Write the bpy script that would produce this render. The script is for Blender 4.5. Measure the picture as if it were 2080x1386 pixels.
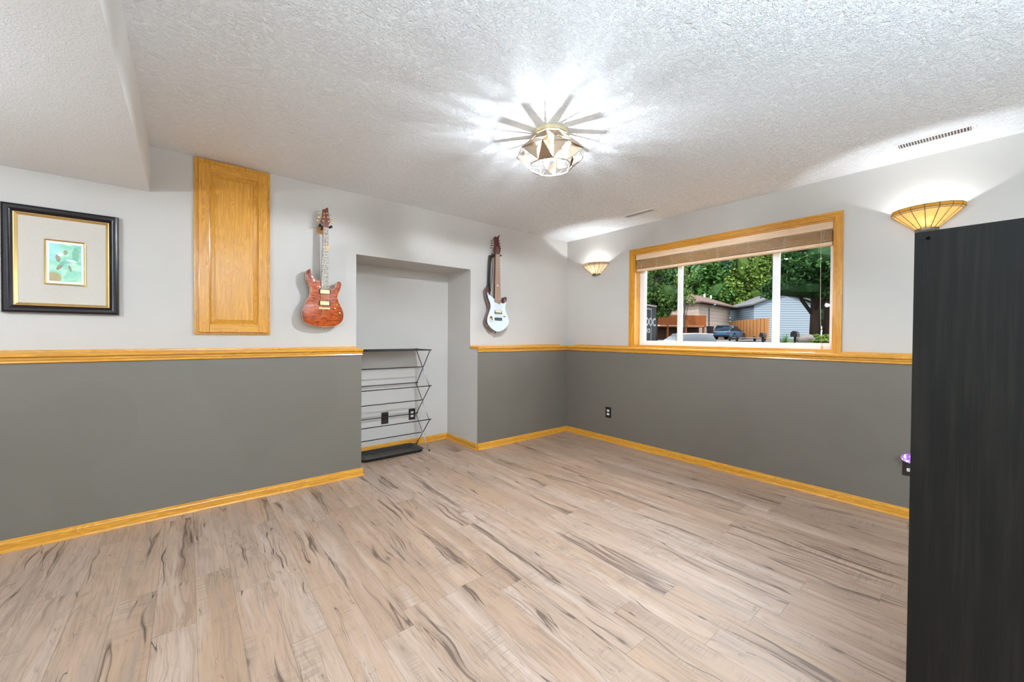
import bpy, bmesh, math, random
from math import sin, cos, pi, radians as R
from mathutils import Vector, Matrix
random.seed(7)
for o in list(bpy.data.objects): bpy.data.objects.remove(o)
sc = bpy.context.scene
COL = sc.collection

# ------------------------------------------------------------------ camera
cd = bpy.data.cameras.new('camera'); cam = bpy.data.objects.new('camera', cd); COL.objects.link(cam)
cd.sensor_fit = 'HORIZONTAL'; cd.sensor_width = 36.0; cd.lens = 799.15 * 36 / 2080
cd.clip_start = 0.02; cd.clip_end = 400
fw = Vector((0.6361058, 0.77150317, -0.01233941)); rt = Vector((0.7715979, -0.63607235, 0.00697496)); up = Vector((0.00246756, 0.01395787, 0.99989954))
M = Matrix(((rt.x, up.x, -fw.x, -3.7945), (rt.y, up.y, -fw.y, -3.4878), (rt.z, up.z, -fw.z, 1.1797), (0, 0, 0, 1)))
cam.matrix_world = M
sc.camera = cam
# ------------------------------------------------------------------ colour, world, sun
sc.view_settings.view_transform = 'Standard'; sc.view_settings.look = 'None'
sc.view_settings.gamma = 1; sc.view_settings.use_curve_mapping = False
sc.view_settings.exposure = 0.47
sc.cycles.use_denoising = True; sc.cycles.max_bounces = 14; sc.cycles.diffuse_bounces = 8
sc.cycles.transparent_max_bounces = 24; sc.cycles.sample_clamp_indirect = 6
w = bpy.data.worlds.new('world'); sc.world = w; w.use_nodes = True
nt = w.node_tree; bg = nt.nodes['Background']
bg.inputs[0].default_value = (.86, .93, 1.0, 1)          # bright overcast sky, three times as bright overhead as at the horizon
_tc = nt.nodes.new('ShaderNodeTexCoord'); _sx = nt.nodes.new('ShaderNodeSeparateXYZ'); nt.links.new(_tc.outputs['Generated'], _sx.inputs[0])
_mr = nt.nodes.new('ShaderNodeMapRange'); nt.links.new(_sx.outputs[2], _mr.inputs[0]); _mr.inputs[1].default_value = 0; _mr.inputs[2].default_value = .9
_mr.inputs[3].default_value = 4.0; _mr.inputs[4].default_value = 8.5; nt.links.new(_mr.outputs[0], bg.inputs[1])

def lamp(name, kind, loc, energy, color=(1, 1, 1), rot=None, **kw):
    l = bpy.data.lights.new(name, kind); l.energy = energy; l.color = color
    for k, v in kw.items(): setattr(l, k, v)
    o = bpy.data.objects.new(name, l); COL.objects.link(o); o.location = loc
    if rot: o.rotation_euler = rot
    return o
sun = lamp('sun', 'SUN', (0, 0, 30), 6.5, (1, .96, .9), angle=R(1.0))
sun.rotation_euler = Vector((0.62, 0.30, -0.72)).to_track_quat('-Z', 'Y').to_euler()
P_BULB, P_DOWN, P_SCONCE = 13.0, 54.0, 15.0      # watts per bulb
P_SIDE, P_BACK, P_UP = 60.0, 22.0, 280.0

# ------------------------------------------------------------------ helpers
def world_loc(o):
    v = Vector((0, 0, 0))
    while o is not None: v += o.location; o = o.parent
    return v
def tag(o, label=None, cat=None, group=None, kind=None):
    if label: o['label'] = label
    if cat: o['category'] = cat
    if group: o['group'] = group
    if kind: o['kind'] = kind
    return o
def thing(name, label, cat, loc=(0, 0, 0), group=None):
    o = bpy.data.objects.new(name, None); COL.objects.link(o); o.location = loc
    o.empty_display_size = .05
    return tag(o, label, cat, group)
def obj(name, bm, mat=None, parent=None, loc=None, smooth=None, bevel=None, label=None, cat=None, group=None, kind=None):
    """bm is in world coordinates; the mesh is stored relative to the parent (or to loc for a top-level mesh)"""
    me = bpy.data.meshes.new(name)
    off = world_loc(parent) if parent is not None else Vector(loc or (0, 0, 0))
    if off.length: bmesh.ops.translate(bm, verts=bm.verts, vec=-off)
    if bevel:
        es = [e for e in bm.edges if len(e.link_faces) == 2 and e.calc_face_angle(0) > R(35)]
        bmesh.ops.bevel(bm, geom=es, offset=bevel, segments=2, affect='EDGES', profile=.5, clamp_overlap=True)
    bm.normal_update()
    bm.to_mesh(me); bm.free()
    o = bpy.data.objects.new(name, me); COL.objects.link(o)
    if parent is not None: o.parent = parent
    elif loc is not None: o.location = loc
    mats = mat if isinstance(mat, (list, tuple)) else [mat]
    for m in mats:
        if m: me.materials.append(m)
    if smooth is not None:
        for pl in me.polygons: pl.use_smooth = True
        try:
            me.set_sharp_from_angle(angle=R(smooth))
        except Exception: pass
    return tag(o, label, cat, group, kind)
def NB(): return bmesh.new()
def box(bm, lo, hi, mi=0):
    x0, y0, z0 = lo; x1, y1, z1 = hi
    v = [bm.verts.new(p) for p in ((x0, y0, z0), (x1, y0, z0), (x1, y1, z0), (x0, y1, z0), (x0, y0, z1), (x1, y0, z1), (x1, y1, z1), (x0, y1, z1))]
    fs = [bm.faces.new([v[i] for i in q]) for q in ((0, 3, 2, 1), (4, 5, 6, 7), (0, 1, 5, 4), (1, 2, 6, 5), (2, 3, 7, 6), (3, 0, 4, 7))]
    for f in fs: f.material_index = mi
    return fs
def tube(bm, p0, p1, r, seg=10, r1=None, mi=0):
    p0 = Vector(p0); p1 = Vector(p1); d = p1 - p0
    if d.length < 1e-7: return
    q = d.to_track_quat('Z', 'Y').to_matrix(); r1 = r if r1 is None else r1
    a = []; b = []
    for i in range(seg):
        t = 2 * pi * i / seg; n = q @ Vector((cos(t), sin(t), 0))
        a.append(bm.verts.new(p0 + n * r)); b.append(bm.verts.new(p1 + n * r1))
    for i in range(seg):
        j = (i + 1) % seg; f = bm.faces.new((a[i], a[j], b[j], b[i])); f.material_index = mi; f.smooth = True
    f = bm.faces.new(a[::-1]); f.material_index = mi
    f = bm.faces.new(b); f.material_index = mi
def path_tube(bm, pts, r, seg=6, mi=0):
    pts = [Vector(p) for p in pts]; rings = []
    for k, p in enumerate(pts):
        d = (pts[min(k + 1, len(pts) - 1)] - pts[max(k - 1, 0)]).normalized()
        a = Vector((0, 0, 1)) if abs(d.z) < .9 else Vector((1, 0, 0))
        n = d.cross(a).normalized(); b = d.cross(n)
        rings.append([bm.verts.new(p + (n * cos(2 * pi * i / seg) + b * sin(2 * pi * i / seg)) * r) for i in range(seg)])
    for A, Bq in zip(rings, rings[1:]):
        for i in range(seg):
            f = bm.faces.new((A[i], A[(i + 1) % seg], Bq[(i + 1) % seg], Bq[i])); f.smooth = True; f.material_index = mi
    bm.faces.new(rings[0][::-1]); bm.faces.new(rings[-1])
def lathe(bm, prof, c, axis='Z', seg=24, mi=0):
    c = Vector(c); rings = []
    for r, h in prof:
        ring = []
        for i in range(seg):
            t = 2 * pi * i / seg; a, b = r * cos(t), r * sin(t)
            p = {'Z': Vector((a, b, h)), 'Y': Vector((a, h, b)), 'X': Vector((h, a, b))}[axis]
            ring.append(bm.verts.new(c + p))
        rings.append(ring)
    for A, Bq in zip(rings, rings[1:]):
        for i in range(seg):
            j = (i + 1) % seg; f = bm.faces.new((A[i], A[j], Bq[j], Bq[i])); f.material_index = mi; f.smooth = True
    bm.faces.new(rings[0][::-1]).material_index = mi; bm.faces.new(rings[-1]).material_index = mi
    bmesh.ops.recalc_face_normals(bm, faces=bm.faces)
def ball(bm, c, r, s=(1, 1, 1), seg=16, ring=10):
    m = Matrix.Translation(c) @ Matrix.Diagonal((r * s[0], r * s[1], r * s[2], 1))
    ret = bmesh.ops.create_uvsphere(bm, u_segments=seg, v_segments=ring, radius=1, matrix=m)
    for v in ret['verts']:
        for f in v.link_faces: f.smooth = True
def smooth_loop(pts, n=4):
    out = []; L = len(pts)
    for i in range(L):
        p0, p1, p2, p3 = [Vector((*pts[(i + k - 1) % L], 0)) for k in range(4)]
        for j in range(n):
            t = j / n
            q = .5 * ((2 * p1) + (p2 - p0) * t + (2 * p0 - 5 * p1 + 4 * p2 - p3) * t * t + (3 * p1 - p0 - 3 * p2 + p3) * t ** 3)
            out.append((q.x, q.y))
    return out
def plate(bm, pts, y0, y1, ox=0, oz=0, mi=0, side=None, round_=0):
    """outline in x,z extruded between y0 (front, towards the room) and y1 (back)"""
    n = len(pts)
    area = sum(pts[i][0] * pts[(i + 1) % n][1] - pts[(i + 1) % n][0] * pts[i][1] for i in range(n))
    if area < 0: pts = pts[::-1]
    cx = sum(p[0] for p in pts) / n; cz = sum(p[1] for p in pts) / n
    def inset(d):
        o = []
        for i in range(n):
            a = Vector(pts[i - 1]); b = Vector(pts[i]); c2 = Vector(pts[(i + 1) % n])
            t = (c2 - a).normalized(); nrm = Vector((-t.y, t.x)); q = b + nrm * d; o.append((q.x, q.y))
        return o
    rings = []
    if round_:
        s = 1 if y1 > y0 else -1
        rings.append([bm.verts.new((ox + p[0], y0, oz + p[1])) for p in inset(round_)])
        rings.append([bm.verts.new((ox + p[0], y0 + s * round_ * .3, oz + p[1])) for p in inset(round_ * .3)])
        rings.append([bm.verts.new((ox + p[0], y0 + s * round_, oz + p[1])) for p in pts])
        rings.append([bm.verts.new((ox + p[0], y1 - s * round_, oz + p[1])) for p in pts])
        rings.append([bm.verts.new((ox + p[0], y1, oz + p[1])) for p in inset(round_)])
    else:
        rings.append([bm.verts.new((ox + p[0], y0, oz + p[1])) for p in pts])
        rings.append([bm.verts.new((ox + p[0], y1, oz + p[1])) for p in pts])
    f = bm.faces.new(rings[0]); f.material_index = mi
    f = bm.faces.new(rings[-1][::-1]); f.material_index = mi if side is None else side
    for A, Bq in zip(rings, rings[1:]):
        for i in range(n):
            j = (i + 1) % n; f = bm.faces.new((A[j], A[i], Bq[i], Bq[j])); f.material_index = mi if side is None else side; f.smooth = True
    bmesh.ops.recalc_face_normals(bm, faces=bm.faces)
def sweep(bm, path, prof, closed=False):
    """prof (offset to the right of the path, z) swept along a flat path with mitred corners"""
    P = [Vector(p) for p in path]; n = len(P); rings = []
    for i in range(n):
        a = P[i] - P[i - 1] if (i > 0 or closed) else None
        b = P[(i + 1) % n] - P[i] if (i < n - 1 or closed) else None
        na = Vector((a.y, -a.x)).normalized() if a is not None else None
        nb = Vector((b.y, -b.x)).normalized() if b is not None else None
        if na is None: m = nb
        elif nb is None: m = na
        else: m = (na + nb) / (1 + na.dot(nb))
        rings.append([bm.verts.new((P[i].x + m.x * o_, P[i].y + m.y * o_, z)) for o_, z in prof])
    k = len(prof)
    for i in range(n if closed else n - 1):
        A = rings[i]; Bq = rings[(i + 1) % n]
        for j in range(k): bm.faces.new((A[j], A[(j + 1) % k], Bq[(j + 1) % k], Bq[j]))
    if not closed: bm.faces.new(rings[0]); bm.faces.new(rings[-1][::-1])
    bmesh.ops.recalc_face_normals(bm, faces=bm.faces)

# ------------------------------------------------------------------ materials
KOUT = 1.0
class MB:
    def __init__(s, name):
        s.mat = bpy.data.materials.new(name); s.mat.use_nodes = True; s.nt = s.mat.node_tree
        s.b = s.nt.nodes['Principled BSDF']; s.out = s.nt.nodes['Material Output']
    def n(s, t, **kw):
        x = s.nt.nodes.new('ShaderNode' + t)
        for k, v in kw.items(): setattr(x, k, v)
        return x
    def set(s, sock, v):
        if isinstance(v, bpy.types.NodeSocket): s.nt.links.new(v, sock)
        elif isinstance(v, (tuple, list)) and len(v) == 3 and sock.type == 'RGBA': sock.default_value = (*v, 1)
        else: sock.default_value = v
    def P(s, **kw):
        for k, v in kw.items():
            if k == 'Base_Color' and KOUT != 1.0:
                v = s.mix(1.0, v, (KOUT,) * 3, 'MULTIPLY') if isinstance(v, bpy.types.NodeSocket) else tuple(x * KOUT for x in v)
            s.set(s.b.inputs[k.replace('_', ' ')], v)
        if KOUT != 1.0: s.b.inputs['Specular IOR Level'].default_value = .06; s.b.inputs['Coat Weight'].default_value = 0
        return s
    def m(s, op, a, b=0.0, c=0.0):
        x = s.n('Math', operation=op); s.set(x.inputs[0], a); s.set(x.inputs[1], b); s.set(x.inputs[2], c); return x.outputs[0]
    def mix(s, f, a, b, mode='MIX'):
        x = s.n('Mix', data_type='RGBA', blend_type=mode); s.set(x.inputs[0], f); s.set(x.inputs[6], a); s.set(x.inputs[7], b); return x.outputs[2]
    def coord(s, which='Object'): return s.n('TexCoord').outputs[which]
    def geo(s): return s.n('NewGeometry').outputs['Position']
    def map(s, v, scale=(1, 1, 1), loc=(0, 0, 0), rot=(0, 0, 0)):
        x = s.n('Mapping'); s.set(x.inputs[0], v); x.inputs[1].default_value = loc; x.inputs[2].default_value = rot; x.inputs[3].default_value = scale; return x.outputs[0]
    def noise(s, v, scale=5, detail=3, rough=.5, dist=0.0):
        x = s.n('TexNoise'); s.set(x.inputs['Vector'], v); s.set(x.inputs['Scale'], scale); s.set(x.inputs['Detail'], detail); s.set(x.inputs['Roughness'], rough); s.set(x.inputs['Distortion'], dist); return x.outputs[0]
    def vor(s, v, scale=5, feature='F1', out=0, rnd=1.0):
        x = s.n('TexVoronoi', feature=feature); s.set(x.inputs['Vector'], v); s.set(x.inputs['Scale'], scale); s.set(x.inputs['Randomness'], rnd); return x.outputs[out]
    def ramp(s, f, stops):
        x = s.n('ValToRGB'); s.set(x.inputs[0], f); e = x.color_ramp.elements
        while len(e) < len(stops): e.new(.5)
        for q, (p, c) in zip(e, stops):
            q.position = p; q.color = (*c, 1) if isinstance(c, (tuple, list)) else (c, c, c, 1)
        return x.outputs[0]
    def sstep(s, v, a, b):
        x = s.n('MapRange', interpolation_type='SMOOTHSTEP'); s.set(x.inputs[0], v); x.inputs[1].default_value = a; x.inputs[2].default_value = b; return x.outputs[0]
    def sep(s, v):
        x = s.n('SeparateXYZ'); s.set(x.inputs[0], v); return x.outputs
    def comb(s, a, b, c):
        x = s.n('CombineXYZ'); s.set(x.inputs[0], a); s.set(x.inputs[1], b); s.set(x.inputs[2], c); return x.outputs[0]
    def bump(s, h, strength=.3, dist=.01):
        x = s.n('Bump'); x.inputs['Strength'].default_value = strength; x.inputs['Distance'].default_value = dist; s.set(x.inputs['Height'], h)
        s.nt.links.new(x.outputs[0], s.b.inputs['Normal']); return s
def simple(name, c, rough=.5, metal=0, coat=0, emis=None, es=0, spec=.5):
    m = MB(name); m.P(Base_Color=c, Roughness=rough, Metallic=metal, Coat_Weight=coat); m.b.inputs['Specular IOR Level'].default_value = spec if KOUT == 1.0 else .06
    if emis: m.P(Emission_Color=emis, Emission_Strength=es)
    return m.mat
def paint(name, c, patch=0.0, rough=.45):
    m = MB(name); p = m.geo()
    f = m.sstep(m.noise(p, 1.7, 1), .52, .56)
    col = m.mix(m.m('MULTIPLY', f, patch), c, tuple(x * .86 for x in c))
    m.P(Base_Color=col, Roughness=rough); m.bump(m.noise(p, 260, 2), .12, .001); return m.mat
UPPER = paint('paint_light_grey', (.545, .512, .473), .12, .5)
LOWER = paint('paint_dark_grey', (.150, .130, .104), .25, .42)
def mk_ceiling(name, c, strength, dist):
    m = MB(name); p = m.geo()
    q = m.map(p, (1, 1, 1)); wv = m.noise(q, 30, 2, .5)
    v = m.noise(m.map(p, (1, 1, .2)), 62, 2.5, .6, 1.6)
    h = m.sstep(v, .46, .58)
    h2 = m.noise(p, 260, 2)
    m.P(Base_Color=c, Roughness=.75)
    m.bump(m.m('ADD', m.m('MULTIPLY', h, m.sstep(wv, .3, .5)), m.m('MULTIPLY', h2, .12)), strength, dist); return m.mat
CEIL = mk_ceiling('knockdown_ceiling', (.905, .93, .95), .85, .0038)
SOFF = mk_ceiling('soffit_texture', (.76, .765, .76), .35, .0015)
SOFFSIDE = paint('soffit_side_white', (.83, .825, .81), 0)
def mk_oak(name, axis, c1=(.68, .335, .040), c2=(.40, .150, .012), scale=1.0, rough=.28):
    m = MB(name); p = m.geo()
    s = {'X': (1.2, 14, 14), 'Y': (14, 1.2, 14), 'Z': (14, 14, 1.2)}[axis]
    q = m.map(p, s)
    n1 = m.noise(q, 2.2 * scale, 2, .5, .6)
    rings = m.m('FRACT', m.m('MULTIPLY', n1, 11.0))
    g = m.sstep(rings, .0, .9)
    s2 = {'X': (3, 260, 260), 'Y': (260, 3, 260), 'Z': (260, 260, 3)}[axis]
    fine = m.noise(m.map(p, s2), 1.0, 2, .6)
    f = m.m('ADD', m.m('MULTIPLY', g, .60), m.m('MULTIPLY', m.sstep(fine, .35, .7), .45))
    big = m.noise(m.map(p, tuple(x * .15 for x in s)), 2, 1)
    col = m.mix(f, c1, c2); col = m.mix(m.m('MULTIPLY', big, .35), col, tuple(min(1, x * 1.25) for x in c1))
    m.P(Base_Color=col, Roughness=rough, Coat_Weight=.15, Coat_Roughness=.15); m.b.inputs['Specular IOR Level'].default_value = .35
    m.bump(fine, .08, .001); return m.mat
OAKX = mk_oak('oak_along_x', 'X'); OAKY = mk_oak('oak_along_y', 'Y'); OAKZ = mk_oak('oak_upright', 'Z', scale=.8)
MAPLE = mk_oak('pale_blind_wood', 'Y', (.78, .56, .36), (.66, .44, .26), .6, .4)
BAMBOO = mk_oak('brown_blind_slat', 'Y', (.52, .31, .13), (.24, .12, .04), 1.2, .45)

def mk_floor():
    m = MB('weathered_plank_laminate')
    uv = m.n('UVMap', uv_map='plank').outputs[0]; u, v, _ = m.sep(uv)[:3]
    at = m.n('Attribute', attribute_name='rnd'); rc = m.sep(at.outputs['Vector']); r1, r2, r3 = rc[0], rc[1], rc[2]
    off = m.m('MULTIPLY', r1, 53.0)
    uu = m.m('ADD', u, m.m('MULTIPLY', r2, 17.0)); vv = m.m('ADD', v, m.m('MULTIPLY', r3, 31.0))
    P0 = m.comb(uu, vv, off)
    wob = m.noise(m.map(P0, (6, 1.6, 1)), 1.0, 2)
    uw = m.m('ADD', uu, m.m('MULTIPLY', wob, .055)); PW = m.comb(uw, vv, off)
    fine = m.noise(m.map(PW, (330, 7, 1)), 1.0, 3, .65)
    mid = m.noise(m.map(PW, (52, 2.2, 1)), 1.0, 3, .6)
    broad = m.noise(m.map(PW, (13, 1.0, 1)), 1.0, 2, .5)
    base = m.mix(r2, (.415, .275, .190), (.51, .368, .285))
    warm = m.mix(m.m('MULTIPLY', r3, .5), base, (.46, .285, .17))
    col = m.mix(m.m('MULTIPLY', m.sstep(mid, .48, .70), .38), warm, (.22, .145, .10))
    col = m.mix(m.m('MULTIPLY', m.sstep(broad, .5, .72), .42), col, (.30, .235, .195))
    col = m.mix(m.m('MULTIPLY', m.sstep(broad, .5, .25), .35), col, (.66, .55, .48))
    col = m.mix(m.m('MULTIPLY', m.sstep(fine, .48, .72), .48), col, (.24, .165, .12))
    wob2 = m.noise(m.map(P0, (3.5, 2.2, 1), (2, 6, 1)), 1.0, 2.5, .6); PC = m.comb(m.m('ADD', uu, m.m('MULTIPLY', wob2, .10)), vv, off)
    gr = m.noise(m.map(PC, (15, .9, 1), (11, 3, 5)), 1.0, 2, .5, .3); gl_ = m.m('FRACT', m.m('MULTIPLY', gr, 13.0)); gm = m.sstep(m.noise(m.map(P0, (7, 1.4, 1), (4, 2, 8)), 1.0, 1), .42, .60)
    col = m.mix(m.m('MULTIPLY', m.m('MULTIPLY', m.sstep(gl_, .62, .97), gm), .42), col, (.20, .13, .09))
    blot = m.noise(m.map(P0, (24, 9, 1), (1, 1, 3)), 1.0, 4, .7)
    col = m.mix(m.m('MULTIPLY', m.sstep(blot, .56, .74), .35), col, (.22, .15, .11))
    # saw marks across the plank
    saw = m.noise(m.map(P0, (5, 190, 1)), 1.0, 2, .6); mask = m.sstep(m.noise(m.map(P0, (9, 3.4, 1)), 1.0, 1), .53, .66)
    col = m.mix(m.m('MULTIPLY', m.m('MULTIPLY', m.sstep(saw, .5, .62), mask), .60), col, (.25, .19, .15))
    # long dark splits
    cn = m.noise(m.map(PC, (13, .50, 1), (3, 8, 2)), 1.0, 2.6, .6, .1)
    d = m.m('ABSOLUTE', m.m('SUBTRACT', cn, .5))
    wid = m.noise(m.map(PC, (8, 1.3, 1), (7, 1, 4)), 1.0, 2)
    thr = m.m('MULTIPLY', m.sstep(wid, .46, .66), .014)
    crack = m.sstep(m.m('SUBTRACT', thr, d), .0, .0022)
    col = m.mix(m.m('MULTIPLY', crack, .90), col, (.050, .034, .025))
    halo = m.sstep(m.m('SUBTRACT', m.m('MULTIPLY', thr, 4.5), d), 0, .04)
    col = m.mix(m.m('MULTIPLY', halo, .62), col, (.19, .125, .088))
    # hair cracks
    c2 = m.noise(m.map(PW, (62, 5.5, 1), (1, 4, 9)), 1.0, 2, .5, .7); d2 = m.m('ABSOLUTE', m.m('SUBTRACT', c2, .5))
    m2 = m.sstep(m.noise(m.map(P0, (16, 4.5, 1), (5, 5, 5)), 1.0, 1), .55, .68)
    hair = m.m('MULTIPLY', m.sstep(d2, .010, .003), m2)
    col = m.mix(m.m('MULTIPLY', hair, .85), col, (.12, .08, .06))
    # knots
    vk = m.n('TexVoronoi', feature='F1'); m.set(vk.inputs['Vector'], m.map(m.comb(m.m('ADD', uw, m.m('MULTIPLY', mid, .012)), m.m('ADD', vv, m.m('MULTIPLY', fine, .006)), off), (8.5, 3.2, 1))); vk.inputs['Scale'].default_value = 1.0
    kd = vk.outputs['Distance']; kr = m.sep(vk.outputs['Color'])[0]
    kon = m.sstep(kr, .66, .70)
    knot = m.m('MULTIPLY', m.sstep(kd, .13, .04), kon); ring = m.m('MULTIPLY', m.sstep(kd, .34, .08), kon)
    col = m.mix(m.m('MULTIPLY', ring, .35), col, (.26, .18, .13))
    col = m.mix(m.m('MULTIPLY', knot, .85), col, (.08, .055, .042))
    # seams
    eu = m.m('MINIMUM', u, m.m('SUBTRACT', .1364, u)); ev = m.m('MINIMUM', v, m.m('SUBTRACT', 1.21, v))
    e = m.m('MINIMUM', eu, ev); seam = m.sstep(e, .0011, .0005)
    col = m.mix(m.m('MULTIPLY', seam, .62), col, (.10, .075, .06))
    col = m.mix(1.0, col, (.84, .83, .825), 'MULTIPLY')
    rough = m.m('ADD', .33, m.m('MULTIPLY', mid, .16))
    m.P(Base_Color=col, Roughness=rough); m.b.inputs['Specular IOR Level'].default_value = .45
    h = m.m('SUBTRACT', m.m('SUBTRACT', m.m('MULTIPLY', fine, .25), m.m('MULTIPLY', crack, .7)), m.m('MULTIPLY', seam, 1.5))
    m.bump(h, .25, .0012); return m.mat
FLOOR = mk_floor()
BLACK = simple('black_plastic', (.012, .012, .013), .35); WIREBLK = simple('black_rod', (.010, .010, .011), .4)
CHROME = simple('grey_steel_tube', (.38, .38, .39), .3, .9)
WHITEPL = simple('white_plastic', (.80, .79, .76), .4); VINYL = simple('white_vinyl', (.86, .87, .88), .35)
WHITEMET = simple('white_enamel', (.80, .79, .77), .45); DARK = simple('dark_void', (.09, .065, .055), .8); DARKG = simple('grey_void', (.16, .16, .15), .8)
GOLD = simple('gold_metal', (.85, .62, .27), .25, 1.0); BRASS = simple('champagne_metal', (.42, .32, .23), .36, .9)
WIREBR = simple('bronze_wire', (.16, .12, .09), .4, .7)

# ------------------------------------------------------------------ room shell
H = 2.40; XL, YB = -7.0, -6.0; AX0, AX1, AY, AZ = -2.669, -1.491, .4665, 1.8786; D = .138; LZ = 1.045
bm = NB()
box(bm, (XL, 0, LZ), (AX0, .62, H)); box(bm, (AX1, 0, LZ), (.0, .62, H)); box(bm, (AX0, 0, AZ), (AX1, .62, H))
box(bm, (AX0, AY, 0), (AX1, .62, AZ))
for f in box(bm, (XL, -D, 0), (AX0, .62, LZ)): f.material_index = 1 if f.normal.y < -.5 or True else 0
for f in box(bm, (AX1, -D, 0), (-D, .62, LZ)): f.material_index = 1
bm.normal_update()
for f in bm.faces:
    if f.material_index == 1 and abs(f.normal.x) > .5: f.material_index = 0
obj('wall_left', bm, [UPPER, LOWER], kind='structure')
WY0, WY1, WZ0, WZ1 = -2.735, -.988, 1.067, 2.092
bm = NB()
box(bm, (0, YB, LZ), (.16, WY0, H)); box(bm, (0, WY1, LZ), (.16, .62, H)); box(bm, (0, WY0, WZ1), (.16, WY1, H)); box(bm, (0, WY0, LZ), (.16, WY1, WZ0))
box(bm, (-D, YB, 0), (.16, .0, LZ), 1)
obj('wall_right', bm, [UPPER, LOWER], kind='structure')
bm = NB(); box(bm, (XL - .15, YB - .15, 0), (.16, YB, H)); obj('wall_back', bm, UPPER, kind='structure')
bm = NB(); box(bm, (XL - .15, YB, 0), (XL, .62, H)); obj('wall_far', bm, UPPER, kind='structure')
bm = NB(); box(bm, (XL - .15, YB - .15, H), (.16, .62, H + .12)); obj('ceiling', bm, CEIL, kind='structure')
SX, SZ = -3.981, 2.1035
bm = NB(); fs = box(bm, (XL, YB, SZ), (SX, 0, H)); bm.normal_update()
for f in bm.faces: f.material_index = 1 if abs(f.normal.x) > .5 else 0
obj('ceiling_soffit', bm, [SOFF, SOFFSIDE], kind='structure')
# floor: individual planks laid along the window wall
PW_, PL_ = .1364, 1.21
JO = {0: -2.484, 1: -2.81, 2: -2.557, 3: -2.87, 5: -2.49, 6: -2.94, 8: -2.49}
bm = NB(); uvl = bm.loops.layers.uv.new('plank'); rl = bm.loops.layers.float_color.new('rnd')
k = -34
rnd = random.Random(3)
while True:
    x0 = -2.405 + PW_ * k
    if x0 > .16: break
    x1 = x0 + PW_; j = JO.get(k, -2.5 + rnd.random() * PL_); y = j - PL_ * 4
    while y < .62:
        ya, yb = max(y, YB - .15), min(y + PL_, .62)
        if yb > ya:
            xa, xb = max(x0, XL - .15), min(x1, .16)
            if xb > xa:
                vs = [bm.verts.new(p) for p in ((xa, ya, 0), (xb, ya, 0), (xb, yb, 0), (xa, yb, 0))]
                f = bm.faces.new(vs); c = (rnd.random(), rnd.random(), rnd.random(), 1)
                for l in f.loops:
                    l[uvl].uv = (l.vert.co.x - x0, l.vert.co.y - y); l[rl] = c
        y += PL_
    k += 1
fl = obj('floor', bm, FLOOR, kind='structure')
bm = NB(); box(bm, (XL - .15, YB - .15, -.12), (.16, .62, -.002)); obj('floor_slab', bm, DARKG, kind='structure')
# baseboards
BP = [(0, .0638), (.004, .0638), (.009, .060), (.010, .052), (.0125, .046), (.0125, .014), (.018, .012), (.021, .004), (.021, 0), (0, 0)]
bm = NB(); sweep(bm, [(XL, -D), (AX0, -D), (AX0, AY)], BP); obj('baseboard_left', bm, OAKX, kind='structure')
bm = NB(); sweep(bm, [(AX0, AY), (AX1, AY)], BP); obj('baseboard_alcove', bm, OAKX, kind='structure')
bm = NB(); sweep(bm, [(AX1, AY), (AX1, -D)], BP); obj('baseboard_alcove_side', bm, OAKY, kind='structure')
bm = NB(); sweep(bm, [(AX1, -D), (-D, -D)], BP); obj('baseboard_corner', bm, OAKX, kind='structure')
bm = NB(); sweep(bm, [(-D, -D), (-D, YB)], BP); obj('baseboard_right', bm, OAKY, kind='structure')
# ledge caps (wood rail running round the room on the half-height ledge)
RP = [(-D, 1.0815), (-D + .010, 1.0815), (-D + .012, 1.067), (.022, 1.067), (.028, 1.062), (.028, 1.050), (.023, 1.0455), (.014, 1.0450), (.014, 1.032), (.009, 1.024), (.012, 1.015), (.006, 1.0105), (0, 1.0105), (0, 1.045), (-D, 1.045)]
bm = NB(); sweep(bm, [(XL, -D), (AX0 + .006, -D)], RP); obj('trim_1', bm, OAKX, kind='structure')
bm = NB(); sweep(bm, [(AX1 - .004, -D), (-D, -D)], RP); obj('trim_2', bm, OAKX, kind='structure')
bm = NB(); sweep(bm, [(-D, -D), (-D, YB)], RP); obj('trim_3', bm, OAKY, kind='structure')

# ------------------------------------------------------------------ window
win = bpy.data.objects.new('window_1', None); COL.objects.link(win); win.location = (0, (WY0 + WY1) / 2, WZ0); win['kind'] = 'structure'
CW = .047
def casing_y(bm, y, z0, z1, s):
    for a, b, t in ((0, .012, .012), (.012, .016, .016), (.016, .030, .013), (.030, .034, .017), (.034, CW, .019)):
        ya, yb = sorted((y + s * a, y + s * b)); box(bm, (-t, ya, z0), (0, yb, z1 + a if 0 else z1 + b))
bm = NB(); casing_y(bm, WY1, WZ0 + .001, WZ1, 1); obj('casing', bm, OAKZ, win)
bm = NB(); casing_y(bm, WY0, WZ0 + .001, WZ1, -1); obj('casing', bm, OAKZ, win)
bm = NB()
for a, b, t in ((0, .012, .012), (.012, .016, .016), (.016, .030, .013), (.030, .034, .017), (.034, CW, .019)):
    box(bm, (-t, WY0 - a, WZ1 + a), (0, WY1 + a, WZ1 + b))
obj('casing', bm, OAKY, win)
bm = NB(); box(bm, (0, WY0, WZ0), (.105, WY0 + .012, WZ1)); box(bm, (0, WY1 - .012, WZ0), (.105, WY1, WZ1)); obj('jamb', bm, OAKZ, win)
bm = NB(); box(bm, (0, WY0 + .012, WZ1 - .012), (.105, WY1 - .012, WZ1)); box(bm, (0, WY0 + .012, WZ0), (.105, WY1 - .012, WZ0 + .026)); obj('jamb', bm, OAKY, win)
FX0, FX1 = .105, .16; fy0, fy1 = WY0 + .012, WY1 - .012; fz0, fz1 = WZ0 + .026, WZ1 - .012
bm = NB()
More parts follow.
